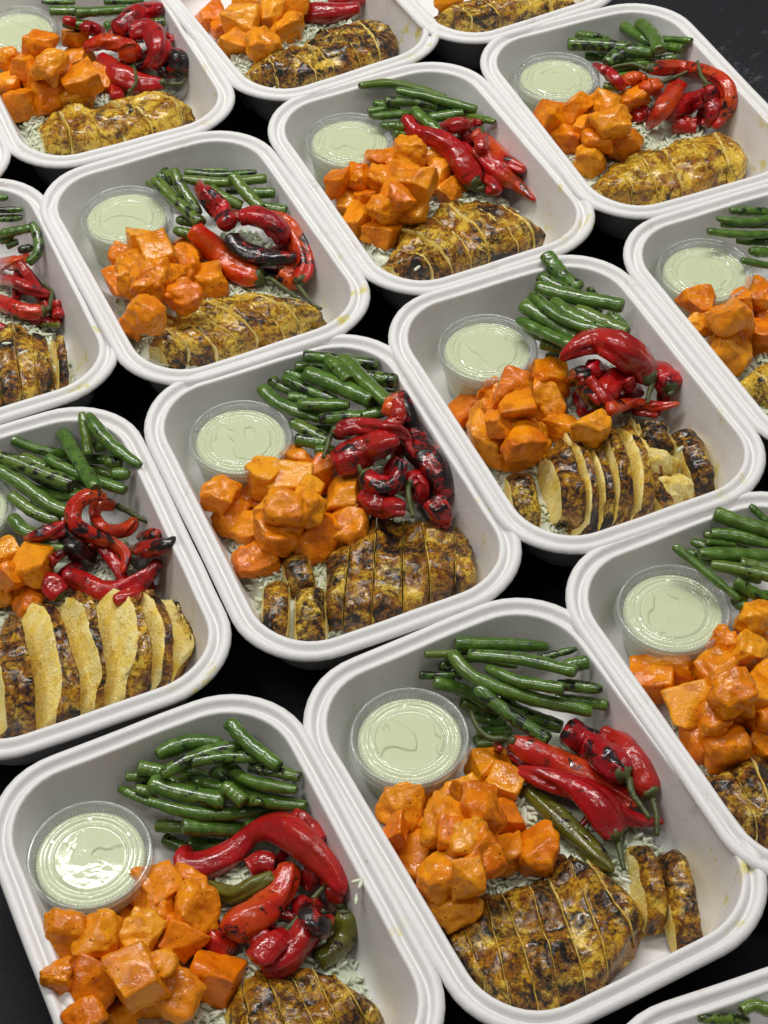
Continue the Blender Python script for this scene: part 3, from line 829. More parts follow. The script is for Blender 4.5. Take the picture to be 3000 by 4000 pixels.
               ([(1110, 100), (1160, 150), (1192, 218)], 31)],
        peppers=[([(1080, 512, 30), (1150, 480, 34)], 'd', None), ([(1240, 535, 42), (1350, 540, 40)], 'd', None), ([(1225, 495, 40), (1300, 455, 46), (1390, 415, 34)], 'd', None),
                 ([(1040, 350, 28), (1090, 335, 30), (1130, 345, 22)], 'o', None),
                 ([(1140, 298, 36), (1250, 295, 36), (1380, 312, 32), (1470, 360, 36), (1490, 445, 36), (1425, 555, 18)], 'O', [(1080, 278), (1010, 285), (955, 302)]),
                 ([(1400, 375, 38), (1420, 460, 40), (1388, 545, 24)], 'R', [(1370, 325), (1355, 265)]),
                 ([(1275, 365, 36), (1220, 450, 42), (1135, 555, 18)], 'O', None),
                 ([(1180, 365, 34), (1140, 378, 38), (1080, 372, 18)], 'o', [(1230, 345), (1322, 305)]),
                 ([(908, 280, 12), (980, 320, 28), (1035, 375, 28)], 'r', None)],
        squash=[(820, 455, 145, 95), (740, 505, 135, 110), (800, 580, 190, 150), (950, 455, 135, 120), (985, 525, 150, 130), (1070, 432, 140, 105),
                (1035, 620, 180, 150), (880, 685, 115, 170), (920, 600, 110, 100)]),
    'N': dict(tr=(1500, 0, S1), char=.55, pale=.55, rice=False,
        chicken=[(240, 60, 285, 110, 100), (340, 20, 430, 115, 130), (450, 0, 560, 105, 115), (565, -25, 675, 85, 115), (680, -50, 785, 50, 115)],
        squash=[(285, 5, 120, 60)]),
    'O': dict(tr=(2200, 3600, .4822), rice=False,
        beans=[([(1105, 785), (1500, 800)], 55), ([(1450, 725), (1560, 680), (1760, 760)], 60)]),
}



# ------------------------------------------------------------------ beans
def settle_rigid(tray, px, rpx):
    """lie a stiff rod along a pixel curve on whatever is already in the tray"""
    n = len(px)
    z = np.full(n, tray.dz + 0.018)
    tt = np.linspace(0, 1, n)
    for it in range(5):
        P, mpp = unproj(px, z)
        R = rpx * mpp
        s = tray.support(P, R) + R * 0.72
        best = None
        for i in range(n):
            for j in range(i + 1, n):
                sl = (s[j] - s[i]) / (tt[j] - tt[i])
                ln = np.linalg.norm(P[-1, :2] - P[0, :2]) + 1e-6
                if abs(sl) > 0.55 * ln:
                    continue
                zl = s[i] + sl * (tt - tt[i])
                if np.all(zl >= s - 0.30 * R):
                    m = zl.mean()
                    if best is None or m < best[0]:
                        best = (m, zl)
        zn = best[1] if best else np.full(n, s.max())
        z = np.minimum(0.5 * z + 0.5 * zn, tray.dz + 0.060)
    P, mpp = unproj(px, z)
    return P, rpx * mpp


def settle_soft(tray, px, rpx):
    n = len(px)
    z = np.full(n, tray.dz + 0.020)
    for it in range(5):
        P, mpp = unproj(px, z)
        R = rpx * mpp
        s = tray.support(P, R * 0.9) + R * 0.62
        k = np.ones(9) / 9
        sp = np.convolve(np.pad(s, 4, mode='edge'), k, 'valid')
        sp = np.maximum(sp, s - 0.35 * R)
        sp = np.convolve(np.pad(sp, 3, mode='edge'), np.ones(7) / 7, 'valid')
        z = np.minimum(0.5 * z + 0.5 * sp, tray.dz + 0.058)
    P, mpp = unproj(px, z)
    return P, rpx * mpp


def bean_mesh(P, R, rng):
    n, seg = 22, 12
    Q = catmull(np.column_stack([P, R]), n)
    C, rad = Q[:, :3], np.maximum(Q[:, 3], 0.0012)
    T, N, B = frames(C)
    seed = rng.random() * 50
    taper = rng.choice([0, 0, 1, 2, 3])
    seeds = rng.uniform(3.5, 6.5)
    V = []
    for i in range(n):
        u = i / (n - 1)
        k = 1 + 0.035 * math.sin(u * seeds * 6.28 + seed) + 0.10 * noise.noise((u * 4, seed, 0))
        if taper in (1, 3):
            k *= 0.70 + 0.30 * min(1, u / 0.22)
        if taper in (2, 3):
            k *= 0.66 + 0.34 * min(1, (1 - u) / 0.25)
        k *= 1 - 0.10 * (i in (0, n - 1))
        for j in range(seg):
            a = 2 * math.pi * j / seg
            q = k * rad[i] * (1 - 0.10 * abs(math.sin(a + seed)) ** 6 + 0.09 * noise.noise((math.cos(a) * 1.4 + seed, math.sin(a) * 1.4, u * 7)))
            V.append(C[i] + N[i] * math.cos(a) * q * 0.84 + B[i] * math.sin(a) * q * 1.04)
    F = grid_faces(n, seg)
    fm = [0] * len(F)
    for e, sgn in ((0, -1), (n - 1, 1)):
        base = len(V)
        for f, dd in ((0.86, 0.0004), (0.45, -0.0003)):
            for j in range(seg):
                V.append(C[e] + (V[e * seg + j] - C[e]) * f + T[e] * sgn * dd)
        V.append(C[e] + T[e] * sgn * (-0.0006))
        r0, r1, r2, c = [e * seg + j for j in range(seg)], [base + j for j in range(seg)], [base + seg + j for j in range(seg)], base + 2 * seg
        for j in range(seg):
            k = (j + 1) % seg
            q1, q2, q3 = (r0[j], r0[k], r1[k], r1[j]), (r1[j], r1[k], r2[k], r2[j]), (r2[j], r2[k], c)
            if sgn < 0:
                q1, q2, q3 = q1[::-1], q2[::-1], q3[::-1]
            F += [q1, q2, q3]
            fm += [0, 1, 1]
    V = np.array(V)
    return V, F, fm


def add_named(name, V, F, mats, fm, **kw):
    V = np.asarray(V)
    o0 = np.array([V[:, 0].mean(), V[:, 1].mean(), V[:, 2].min()])
    return link(name, new_mesh(name, V - o0, F, mats, fm), loc=tuple(o0), **kw), o0


def tpx(tr, pts):
    ox, oy, s = tr
    return np.array([(ox + p[0] * s, oy + p[1] * s) for p in pts])


def build_beans(tray, tr, beans):
    rng = random.Random(tray.key + 'b')
    nlow = 0
    if len(beans) > 8:                                  # more of the bundle underneath
        low = []
        for k in range(5):
            (pa, ra), (pb, rb) = rng.sample(beans, 2)
            x0, y0 = (pa[0][0] + pb[0][0]) / 2 + rng.uniform(-10, 10), (pa[0][1] + pb[0][1]) / 2 + 10
            x1, y1 = (pa[-1][0] + pb[-1][0]) / 2 + rng.uniform(-10, 10), (pa[-1][1] + pb[-1][1]) / 2 + rng.uniform(-6, 22)
            low.append(([(x0, y0), ((x0 + x1) / 2 + rng.uniform(-14, 14), (y0 + y1) / 2 + rng.uniform(-14, 14)), (x1, y1)], (ra + rb) / 2))
        nlow = len(low)
        beans = low + list(beans)
    lrank = {i: k for k, i in enumerate(sorted(range(nlow), key=lambda i: beans[i][0][0][0]))}
    order = sorted(range(nlow, len(beans)), key=lambda i: min(p[1] for p in beans[i][0]))
    rank = {i: k for k, i in enumerate(order)}
    for i, (pts, r) in enumerate(beans):
        px = catmull(tpx(tr, pts), 11)
        rp = np.full(11, r * tr[2] * 1.02)
        P, R = settle_rigid(tray, px, rp)
        tray.stamp(P, R)
        V, F, fm = bean_mesh(P, R, rng)
        ch = rng.choice([0.15, 0.3, 0.45, 0.6, 0.8])
        hue = rng.choice([0, 0, 0.05, 0.15, 0.3, 0.75])
        ln = np.linalg.norm(P[-1] - P[0])
        look = ('short ' if ln < 0.028 else 'long ' if ln > 0.06 else '') + ('blistered ' if ch > .5 else 'glossy ') + ('olive' if hue > .5 else 'dark green')
        o, _ = add_named('green_bean', V, F, [M['bean'], M['bean_cut']], fm, label='%s bean, %s in %s' % (look, ORD[rank[i]], WHERE[tray.key]) if i >= nlow else 'half-buried green bean, %s in %s' % (ORDL[lrank[i]], WHERE[tray.key]),
                         cat='green bean', group='green beans in ' + WHERE[tray.key])
        o.color = (ch, hue, rng.random(), 1)


# ------------------------------------------------------------------ peppers
def pepper_mesh(P, R, rng, blunt):
    n, seg = 52, 24
    Q = catmull(np.column_stack([P, R]), n)
    C, rad = Q[:, :3], np.maximum(Q[:, 3], 0.0010)
    T, N, B = frames(C)
    seed = rng.random() * 90
    flat = rng.uniform(0.74, 0.95)
    wr = rng.uniform(0.8, 1.35)
    V = []
    for i in range(n):
        u = i / (n - 1)
        cap = math.sqrt(max(1 - ((0.05 - u) / 0.05) ** 2, 0.0)) if u < 0.05 else 1
        if blunt:
            cap = 0.52 + 0.48 * min(1, u / 0.11) ** 0.6
        cap *= math.sqrt(max(1 - ((u - 0.955) / 0.045) ** 2, 0.02)) if u > 0.955 else 1
        kink = 1 + 0.09 * noise.noise((u * 4.0 + seed, 3, 1))
        f0, f1 = seed + 1.3 * math.sin(u * 2.4 + seed), seed * 1.7 + 1.1 * math.sin(u * 3.1)
        for j in range(seg):
            a = 2 * math.pi * j / seg
            ca, sa = math.cos(a), math.sin(a)
            w = noise.noise((ca * 1.7 + seed, sa * 1.7, u * 1.6)) * 0.22 + noise.noise((ca * 3.8, sa * 3.8 + seed, u * 3.4)) * 0.13 \
                + noise.noise((ca * 2.2, sa * 2.2 - seed, u * 11)) * 0.05
            d0 = (a - f0 + math.pi) % (2 * math.pi) - math.pi
            d1 = (a - f1 + math.pi) % (2 * math.pi) - math.pi
            w -= 0.32 * math.exp(-(d0 / 0.34) ** 2) + 0.15 * math.exp(-(d1 / 0.25) ** 2)
            q = rad[i] * cap * kink * (1.05 + wr * w)
            V.append(C[i] + N[i] * ca * q * flat + B[i] * sa * q)
    F = grid_faces(n, seg)
    F.append(tuple(range(seg))[::-1])
    F.append(tuple(range((n - 1) * seg, n * seg)))
    return np.array(V), F, C, T, rad


def tube(C, rad, seg=8, nz=0.1, seed=0):
    T, N, B = frames(C)
    V = []
    for i in range(len(C)):
        for j in range(seg):
            a = 2 * math.pi * j / seg
            q = rad[i] * (1 + nz * noise.noise((math.cos(a) + seed, math.sin(a), i * .6)))
            V.append(C[i] + N[i] * math.cos(a) * q + B[i] * math.sin(a) * q)
    F = grid_faces(len(C), seg)
    F.append(tuple(range(seg))[::-1])
    F.append(tuple(range((len(C) - 1) * seg, len(C) * seg)))
    return np.array(V), F


LOOKS = {'r': ('glossy red', .30, 0, 0), 'R': ('charred red', .72, .0, 0), 'o': ('orange-red', .35, .9, 0), 'O': ('blistered scarlet', .6, .55, 0),
         'd': ('dark crimson', .50, 0, .03), 'D': ('wrinkled blackened crimson', .95, 0, .06), 'g': ('olive green', .5, 0, 1.0), 'k': ('almost black charred', 1.15, 0, .3)}


def build_peppers(tray, tr, peps):
    rng = random.Random(tray.key + 'p')
    order = sorted(range(len(peps)), key=lambda i: min(p[1] for p in peps[i][0]))
    rank = {i: k for k, i in enumerate(order)}
    nlow = 0
    if len(peps) > 5:                                   # thin pods lying under the heap
        low = []
        for k in range(5):
            a, b, c = rng.sample(peps, 3)
            q = [a[0][len(a[0]) // 2], b[0][len(b[0]) // 2], c[0][len(c[0]) // 2]]
            if max(abs(q[0][0] - q[2][0]), abs(q[0][1] - q[2][1])) * tr[2] < 110:
                continue
            low.append(([(q[0][0], q[0][1], 16 / tr[2]), ((q[0][0] + q[2][0]) / 2 + rng.uniform(-30, 30), (q[0][1] + q[2][1]) / 2 + rng.uniform(-30, 30), 24 / tr[2]),
                         (q[2][0], q[2][1], 10 / tr[2])], rng.choice('rdR'), None))
        nlow = len(low)
        peps = low + list(peps)
        order = sorted(range(nlow, len(peps)), key=lambda i: min(p[1] for p in peps[i][0]))
        rank = {i: k for k, i in enumerate(order)}
    lrank = {i: k for k, i in enumerate(sorted(range(nlow), key=lambda i: peps[i][0][1][0]))}
    for i, (pts, kind, stem) in enumerate(peps):
        n = 26
        raw = np.array([(tr[0] + p[0] * tr[2], tr[1] + p[1] * tr[2], p[2] * tr[2]) for p in pts])
        Q = catmull(raw, n)
        P, R = settle_soft(tray, Q[:, :2], np.maximum(Q[:, 2] * 1.03, 3))
        tray.stamp(P, R * 0.9)
        V, F, C, T, rad = pepper_mesh(P, R, rng, stem is not None)
        look, ch, hue, gr = LOOKS[kind]
        lab = '%s roasted chili, %s in %s' % (look, ORD[rank[i]], WHERE[tray.key]) if i >= nlow else 'half-buried roasted chili, %s in %s' % (ORDL[lrank[i]], WHERE[tray.key])
        o, o0 = add_named('chili_pepper', V, F, [M['pepper']], None, label=lab, cat='chili pepper', group='roasted chilies in ' + WHERE[tray.key])
        o.color = (min(ch + rng.uniform(-.1, .1), 1.2), min(max(hue + rng.uniform(0, .15), 0), 1), gr, 1)
        if stem is not None:
            r0 = rad[2] * 0.60
            d = -T[1]
            # calyx: a crumpled cap that narrows into the stem
            K = [C[2] - d * r0 * 0.2, C[1] * 0.5 + C[0] * 0.5, C[0] + d * r0 * 0.15, C[0] + d * r0 * 0.32, C[0] + d * r0 * 0.70]
            kv, kf = tube(np.array(K), [r0 * 1.22, r0 * 1.12, r0 * 0.80, r0 * 0.45, r0 * 0.28], 16, 0.34, rng.random() * 9)
            ca_ = link('calyx', new_mesh('calyx', kv - o0, kf, [M['stem']]), parent=o)
            sp = tpx(tr, stem)
            m = len(sp)
            base = C[0] + d * r0 * 0.6
            z = np.linspace(base[2], base[2] + rng.uniform(-.002, .004), m)
            S, mpp = unproj(sp, z)
            S = catmull(np.vstack([base, S]), 12)
            w = 0.0013 if tray.key in 'ABCD' else 0.00125
            sv, sf = tube(S, np.linspace(w * 1.5, w * 0.95, 12), 8, 0.2, 3)
            link('stem', new_mesh('stem', sv - o0, sf, [M['stem']]), parent=ca_)


# ------------------------------------------------------------------ squash
def cube_sphere(n=15):
    idx, V, F = {}, [], []

    def vid(p):
        k = tuple(round(c, 5) for c in p)
        if k not in idx:
            idx[k] = len(V)
            V.append(k)
        return idx[k]
    ls = np.linspace(-1, 1, n)
    for ax in range(3):
        for sg in (-1, 1):
            for i in range(n - 1):
                for j in range(n - 1):
                    q = []
                    for a, b in ((i, j), (i + 1, j), (i + 1, j + 1), (i, j + 1)):
                        p = [0, 0, 0]
                        p[ax] = sg
                        p[(ax + 1) % 3] = ls[a]
                        p[(ax + 2) % 3] = ls[b]
                        q.append(vid(p))
                    F.append(tuple(q) if sg > 0 else tuple(q[::-1]))
    return np.array(V), F


CS_V, CS_F = cube_sphere()


CS_N = [set() for _ in CS_V]
for f_ in CS_F:
    for a_, b_ in zip(f_, f_[1:] + f_[:1]):
        CS_N[a_].add(b_)
        CS_N[b_].add(a_)
CS_I = np.array([sorted(q)[:3] for q in CS_N])
CS_I4 = np.array([(sorted(q) * 2)[:4] for q in CS_N])


def chunk(hx, hy, hz, rng, mushy):
    """a knife-cut cube gone soft in the oven"""
    V = CS_V.copy()
    L = np.linalg.norm(V, axis=1)[:, None]
    rnd = 0.50 if mushy else 0.10
    V = V * (1 - rnd) + (V / L * 1.2) * rnd
    for _ in range(rng.choice([1, 2, 2, 3])):           # off-square knife cuts
        nrm = np.array([rng.uniform(-1, 1), rng.uniform(-1, 1), rng.uniform(-.6, 1)])
        nrm /= np.linalg.norm(nrm) + 1e-9
        off = rng.uniform(0.60, 0.95)
        d = V @ nrm - off
        V = V - np.outer(np.maximum(d, 0), nrm) * 0.97
    for _ in range(2 if mushy else 1):
        V = 0.35 * V + 0.65 * V[CS_I4].mean(axis=1)
    V[:, 0] *= 1 + 0.18 * rng.uniform(-1, 1) * V[:, 2]
    V[:, 1] *= 1 + 0.18 * rng.uniform(-1, 1) * V[:, 0]
    V = V * np.array([hx, hy, hz]) * 1.06
    seed = rng.random() * 80
    k = 0.0019 if mushy else 0.0009
    out = []
    for p in V:
        n_ = p / (np.linalg.norm(p) + 1e-9)
        f = k * 1.5 * noise.noise((p[0] * 85 + seed, p[1] * 85, p[2] * 85)) + k * 0.8 * noise.noise((p[0] * 210, p[1] * 210 + seed, p[2] * 210)) \
            + k * 0.45 * noise.noise((p[0] * 420, p[1] * 420 + seed, p[2] * 420))
        out.append(p + n_ * f)
    return np.array(out)


def build_squash(tray, tr, sq):
    rng = random.Random(tray.key + 's')
    cx, cy = np.mean([s[0] for s in sq]), np.mean([s[1] for s in sq])
    low = []
    for k in range(int(len(sq) * 0.62)):                      # pieces seen only through the gaps of the pile
        a, b, c = rng.sample(sq, 3)
        low.append(((a[0] + b[0] + c[0]) / 3, (a[1] + b[1] + c[1]) / 3 + 12, (a[2] + b[2]) / 2, (a[3] + c[3]) / 2, 1))
    nsq = len(sq)
    sq = list(sq) + low
    lrank = {i: k for k, i in enumerate(sorted(range(nsq, len(sq)), key=lambda i: sq[i][0]))}
    ypos = sorted(range(nsq), key=lambda i: sq[i][1])
    rank = {i: k for k, i in enumerate(ypos)}
    rad = max(np.hypot(s[0] - cx, s[1] - cy) for s in sq)
    for i in sorted(range(len(sq)), key=lambda i: -np.hypot(sq[i][0] - cx, sq[i][1] - cy) - (1e6 if len(sq[i]) > 4 else 0)):
        x, y, w, h = sq[i][:4]
        px = tpx(tr, [(x, y)])
        z = tray.dz + 0.025
        for _ in range(4):
            P, mpp = unproj(px, z)
            hw, hh = w * tr[2] * mpp[0] / 2 * 0.95, h * tr[2] * mpp[0] / 2 * 0.95
            hw = min(hw, 0.0112)
            hz = min(max(hh * rng.uniform(.78, .92), .006), .0105)
            hy = min(max(hh * 1.05, .0065), .0118)
            s = tray.mean_support(P, min(hw, hy))
            z = min(0.4 * z + 0.6 * (s + hz * 0.66), tray.dz + 0.047)
        P, mpp = unproj(px, z)
        for _ in range(14):                              # keep clear of the tray wall
            lx, ly = tray.loc(P)
            ii = int(np.clip((lx[0] + math.copysign(hw * .85, lx[0])) / CELL + tray.nx / 2, 0, tray.nx - 1))
            jj = int(np.clip(ly[0] / CELL + tray.ny / 2, 0, tray.ny - 1))
            if tray.surf[ii, jj] < P[0][2]:
                break
            P[0][0], P[0][1] = tray.world(lx[0] - math.copysign(.001, lx[0]), ly[0])
        mushy = rng.random() < 0.55
        V = chunk(hw * 1.04, hy, hz, rng, mushy)
        E = Matrix.Rotation(rng.uniform(-.6, .6), 3, 'Z') @ Matrix.Rotation(rng.uniform(-.42, .42), 3, 'X') @ Matrix.Rotation(rng.uniform(-.42, .42), 3, 'Y')
        V = V @ np.array(E).T + P[0]
        tray.stamp([P[0] + np.array([0, 0, hz * 0.1])], [min(hw, hy) * 1.05])
        o, _ = add_named('squash_chunk', V, CS_F, [M['squash']], None,
                         label='roasted orange squash chunk, %s in %s' % (ORD[rank[i]], WHERE[tray.key]) if i < nsq else 'half-buried squash chunk, %s in %s' % (ORDL[lrank[i]], WHERE[tray.key]),
                         cat='squash chunk', group='roasted squash in ' + WHERE[tray.key])
        o.color = (rng.choice([0, .3, .6, 1.]), rng.choice([0, 0, .1, .4, .8]), rng.random(), 1)


# ------------------------------------------------------------------ chicken
def slab(nu=34, nv=10, nz=8):
    """surface grid of a box in u,v in [-1,1], w in [0,1] with face kinds: 0 seared outside, 1 cut face"""
    idx, V, F, K = {}, [], [], []

    def vid(p):
        if p not in idx:
            idx[p] = len(V)
            V.append((p[0] / (nu - 1) * 2 - 1, p[1] / (nv - 1) * 2 - 1, p[2] / (nz - 1)))
        return idx[p]
    for i in range(nu - 1):
        for j in range(nv - 1):
            F.append(tuple(vid(q) for q in ((i, j, nz - 1), (i + 1, j, nz - 1), (i + 1, j + 1, nz - 1), (i, j + 1, nz - 1))))
            F.append(tuple(vid(q) for q in ((i, j, 0), (i, j + 1, 0), (i + 1, j + 1, 0), (i + 1, j, 0))))
            K += [0, 0]
        for k in range(nz - 1):
            F.append(tuple(vid(q) for q in ((i, 0, k), (i + 1, 0, k), (i + 1, 0, k + 1), (i, 0, k + 1))))
            F.append(tuple(vid(q) for q in ((i, nv - 1, k), (i, nv - 1, k + 1), (i + 1, nv - 1, k + 1), (i + 1, nv - 1, k))))
            K += [1, 1]
    for j in range(nv - 1):
        for k in range(nz - 1):
            F.append(tuple(vid(q) for q in ((0, j, k), (0, j, k + 1), (0, j + 1, k + 1), (0, j + 1, k))))
            F.append(tuple(vid(q) for q in ((nu - 1, j, k), (nu - 1, j + 1, k), (nu - 1, j + 1, k + 1), (nu - 1, j, k + 1))))
            K += [0, 0]
    return np.array(V), F, K


SL_V, SL_F, SL_K = slab()


def build_chicken(tray, tr, slices, lean=0.05, pale=0.3, char=0.5):
    """sliced breast: neighbours share one smooth outline and are parted by thin uneven cuts; leaning slices stand apart"""
    rng = random.Random(tray.key + 'c')
    order = sorted(range(len(slices)), key=lambda i: slices[i][0] + slices[i][2])
    rank = {i: k for k, i in enumerate(order)}
    main = [i for i, q in enumerate(slices) if len(q) < 6]
    far = near = None
    if len(main) > 1:
        z1, z2 = tray.dz + 0.020, tray.dz + 0.014
        far, _ = unproj(tpx(tr, [slices[i][:2] for i in main]), z1)
        near, _ = unproj(tpx(tr, [slices[i][2:4] for i in main]), z2)

    def along(P, s):
        n = len(P)
        if s <= 0:
            return P[0] + (P[1] - P[0]) * s
        if s >= n - 1:
            return P[-1] + (P[-1] - P[-2]) * (s - n + 1)
        k = min(int(s), n - 2)
        f = s - k
        a, b, c, d = P[max(k - 1, 0)], P[k], P[k + 1], P[min(k + 2, n - 1)]
        return 0.5 * (2 * b + (c - a) * f + (2 * a - 5 * b + 4 * c - d) * f * f + (3 * b - a - 3 * c + d) * f ** 3)
    cuts = {m: (rng.uniform(-.10, .10), rng.uniform(-.16, .16)) for m in range(-1, len(main) + 1)}
    base = tray.dz + 0.0035
    for i, sl in enumerate(slices):
        kind = sl[5] if len(sl) > 5 else ''
        seed = rng.random() * 60
        V = []
        if i in main and far is not None:
            m = main.index(i)
            lift = rng.uniform(-.0012, .0012)
            slide = rng.uniform(-.0018, .0018)
            HT = min(0.0200 + 0.010 * lean, 0.030)
            slope = max(lean * rng.uniform(.75, 1.2), 0.0)
            for u, v, q in SL_V:
                # each cut plane is a little askew; s runs along the breast
                lo = m - 0.5 + (cuts[m - 1][0] + cuts[m - 1][1] * u if m else 0)
                hi = m + 0.5 + (cuts[m][0] + cuts[m][1] * u if m < len(main) - 1 else 0)
                rag = 0.035 * noise.noise((u * 9, q * 4, seed)) + 0.02 * noise.noise((u * 22, q * 9, seed))
                lo += rag
                hi += 0.8 * rag
                g = 0.014 + 0.034 * q * max(0, noise.noise((u * 2.2, m * 3.1, seed)) + 0.1)
                sl_ = (slope + 0.12 * noise.noise((u * 1.8, seed, 3)) * min(slope * 3, 1)) * q * (1 - 0.40 * abs(u) ** 4)
                lo += sl_ * (1 if m else 0.6) - 0.25 * min(slope, .6) * (1 - q)
                hi += 0.52 * sl_ + 0.10 * min(slope, .6) * (1 - q)
                sv = lo + g + (hi - lo - 2 * g) * (v + 1) / 2
                e0, e1 = min(max((sv + 0.5) / 1.3, 0), 1), min(max((len(main) - 0.5 - sv) / 1.3, 0), 1)
                env = (0.55 + 0.45 * math.sqrt(1 - (1 - e0) ** 2)) * (0.55 + 0.45 * math.sqrt(1 - (1 - e1) ** 2))
                uu = u * (0.74 + 0.26 * min(e0, e1) ** 0.5) * (1 + 0.14 * noise.noise((sv * 0.9, 7.7 if u > 0 else 2.2, lift * 50)))
                A, B = along(far, sv), along(near, sv)
                p = A + (B - A) * (uu * 0.575 + 0.44)
                d = (B - A) / (np.linalg.norm(B - A) + 1e-9)
                p = p + d * slide
                prof = (max(1 - abs(u) ** 4.5, 0)) ** 0.5
                hh = HT * env * (0.50 + 0.50 * prof) * (1 + 0.12 * math.sin(u * 1.7 + 1.1) + 0.16 * noise.noise((sv * 0.8, u * 1.3, 4.4))) + lift
                p[2] = base + q * hh
                a = fbm((p[0], p[1], p[2]), 50, 4, 5.0) * 0.0042 + noise.noise((p[0] * 330, p[1] * 330, p[2] * 330)) * 0.0009
                if q > 0.05:
                    p[2] += a * q
                    p = p + d * (a * 1.2 * (1 if u > 0 else -1) if abs(u) > .85 else 0)
                V.append(p)
            ht = HT
            mid = (along(far, m) + along(near, m)) / 2
            U = along(near, m) - along(far, m)
            U[2] = 0
            ln = np.linalg.norm(U)
            U /= ln
            ln2 = ln / 2
            hw = np.linalg.norm(along(far, m + .5) - along(far, m - .5)) / 2
        else:
            x1, y1, x2, y2, w = sl[:5]
            P, mpp = unproj(tpx(tr, [(x1, y1), (x2, y2)]), [tray.dz + 0.021, tray.dz + 0.016])
            U = P[1] - P[0]
            U[2] = 0
            ln = np.linalg.norm(U)
            U /= ln
            tw_ = rng.uniform(-.10, .10)
            U = np.array([U[0] * math.cos(tw_) - U[1] * math.sin(tw_), U[0] * math.sin(tw_) + U[1] * math.cos(tw_), 0])
            W = np.array([-U[1], U[0], 0])
            if W[0] < 0:
                W = -W          # towards the picture's right
            hw = w * tr[2] * mpp.mean() / 2 * 1.06 * rng.uniform(.92, 1.08)
            mid = (P[0] + P[1]) / 2
            ht = 0.0225 + rng.uniform(-.002, .002)
            chunky = kind == 'k'
            lw = rng.uniform(-.06, .06) + (0.30 if 'L' in kind else 0.05)
            thin = 1.0 if chunky else rng.uniform(.34, .52) if lw > 0.6 else 0.72 if lw > .35 else 1.0
            if chunky:
                ht = 0.022
            ln2 = ln / 2 * 1.02
            px_ = rng.uniform(2.2, 3.2)
            skew = rng.uniform(-.22, .22)
            for u, v, q in SL_V:
                prof = (max(1 - abs(u) ** px_, 0)) ** 0.5
                hh = ht * (0.30 + 0.70 * prof) * (1 - 0.12 * u)
                vv = v * hw * thin * (1 - (0.22 if chunky else 0.14) * q ** 2) * (1 - 0.10 * abs(u) ** 4)
                zz = q * hh * (1 + skew * v * (1 if chunky else 0.5)) * (1 - 0.20 * abs(v) ** 3 * q)
                p = mid + U * (u * ln2) + W * (vv + lw * (zz - ht * 0.8))
                p[2] = base + zz
                a = fbm((p[0], p[1], p[2]), 75, 3, seed) * (0.0048 if chunky else 0.0026) + noise.noise((p[0] * 330 + seed, p[1] * 330, p[2] * 330)) * 0.0008
                if q > 0.05:
                    p[2] += a
                    p = p + W * a * (0.8 * v if chunky else 0.3) + U * (a * 1.5 if abs(u) > .8 else 0)
                V.append(p)
        V = np.array(V)
        # stay inside the tray wall
        for _ in range(14):
            lx, ly = tray.loc(V)
            ii = np.clip((lx / CELL + tray.nx / 2).astype(int), 0, tray.nx - 1)
            jj = np.clip((ly / CELL + tray.ny / 2).astype(int), 0, tray.ny - 1)
            bad = tray.surf[ii, jj] + 0.0006 > V[:, 2]
            V[bad, 0] = tray.x + (V[bad, 0] - tray.x) * 0.978
            V[bad, 1] = tray.y + (V[bad, 1] - tray.y) * 0.978
        V[:, 2] = np.maximum(V[:, 2], tray.dz + 0.0006)
        K = SL_K
        F = SL_F
        if kind == 'k':
            K = [1 if (k == 1 or rng.random() < .0) else (1 if seed > 14 else 0) for k in SL_K]
        look = 'torn pale chicken chunk' if kind == 'k' else 'grilled chicken slice'
        o, _ = add_named('chicken_slice' if kind != 'k' else 'chicken_chunk', V, F, [M['sear'], M['flesh']], K,
                         label='%s, %s in %s' % (look, ORDL[rank[i]], WHERE[tray.key]), cat='chicken', group='sliced chicken in ' + WHERE[tray.key])
        o.color = (min(1, max(0, char + rng.uniform(-.10, .10))), pale + (0.5 if kind == 'k' or 'P' in kind else 0), rng.random(), 1)
        c = [mid + U * ln2 * f for f in (-.75, -.5, -.25, 0, .25, .5, .75)]
        for q in c:
            q[2] = base + ht * 0.85
        tray.stamp(c, [max(hw * 1.1, 0.004)] * len(c), True)


# ------------------------------------------------------------------ rice
def grain_mesh():
    V, F = [], []
    for i, (t_, r) in enumerate(((-1, .35), (-.75, .8), (-.2, 1), (.35, .95), (.8, .7), (1, .3))):
        for j in range(6):
            a = 2 * math.pi * j / 6
            V.append((t_ * 0.0032, math.cos(a) * r * 0.00118, math.sin(a) * r * 0.00105))
    F = grid_faces(6, 6)
    F += [tuple(range(6))[::-1], tuple(range(30, 36))]
    return np.array(V), F


GR_V, GR_F = grain_mesh()


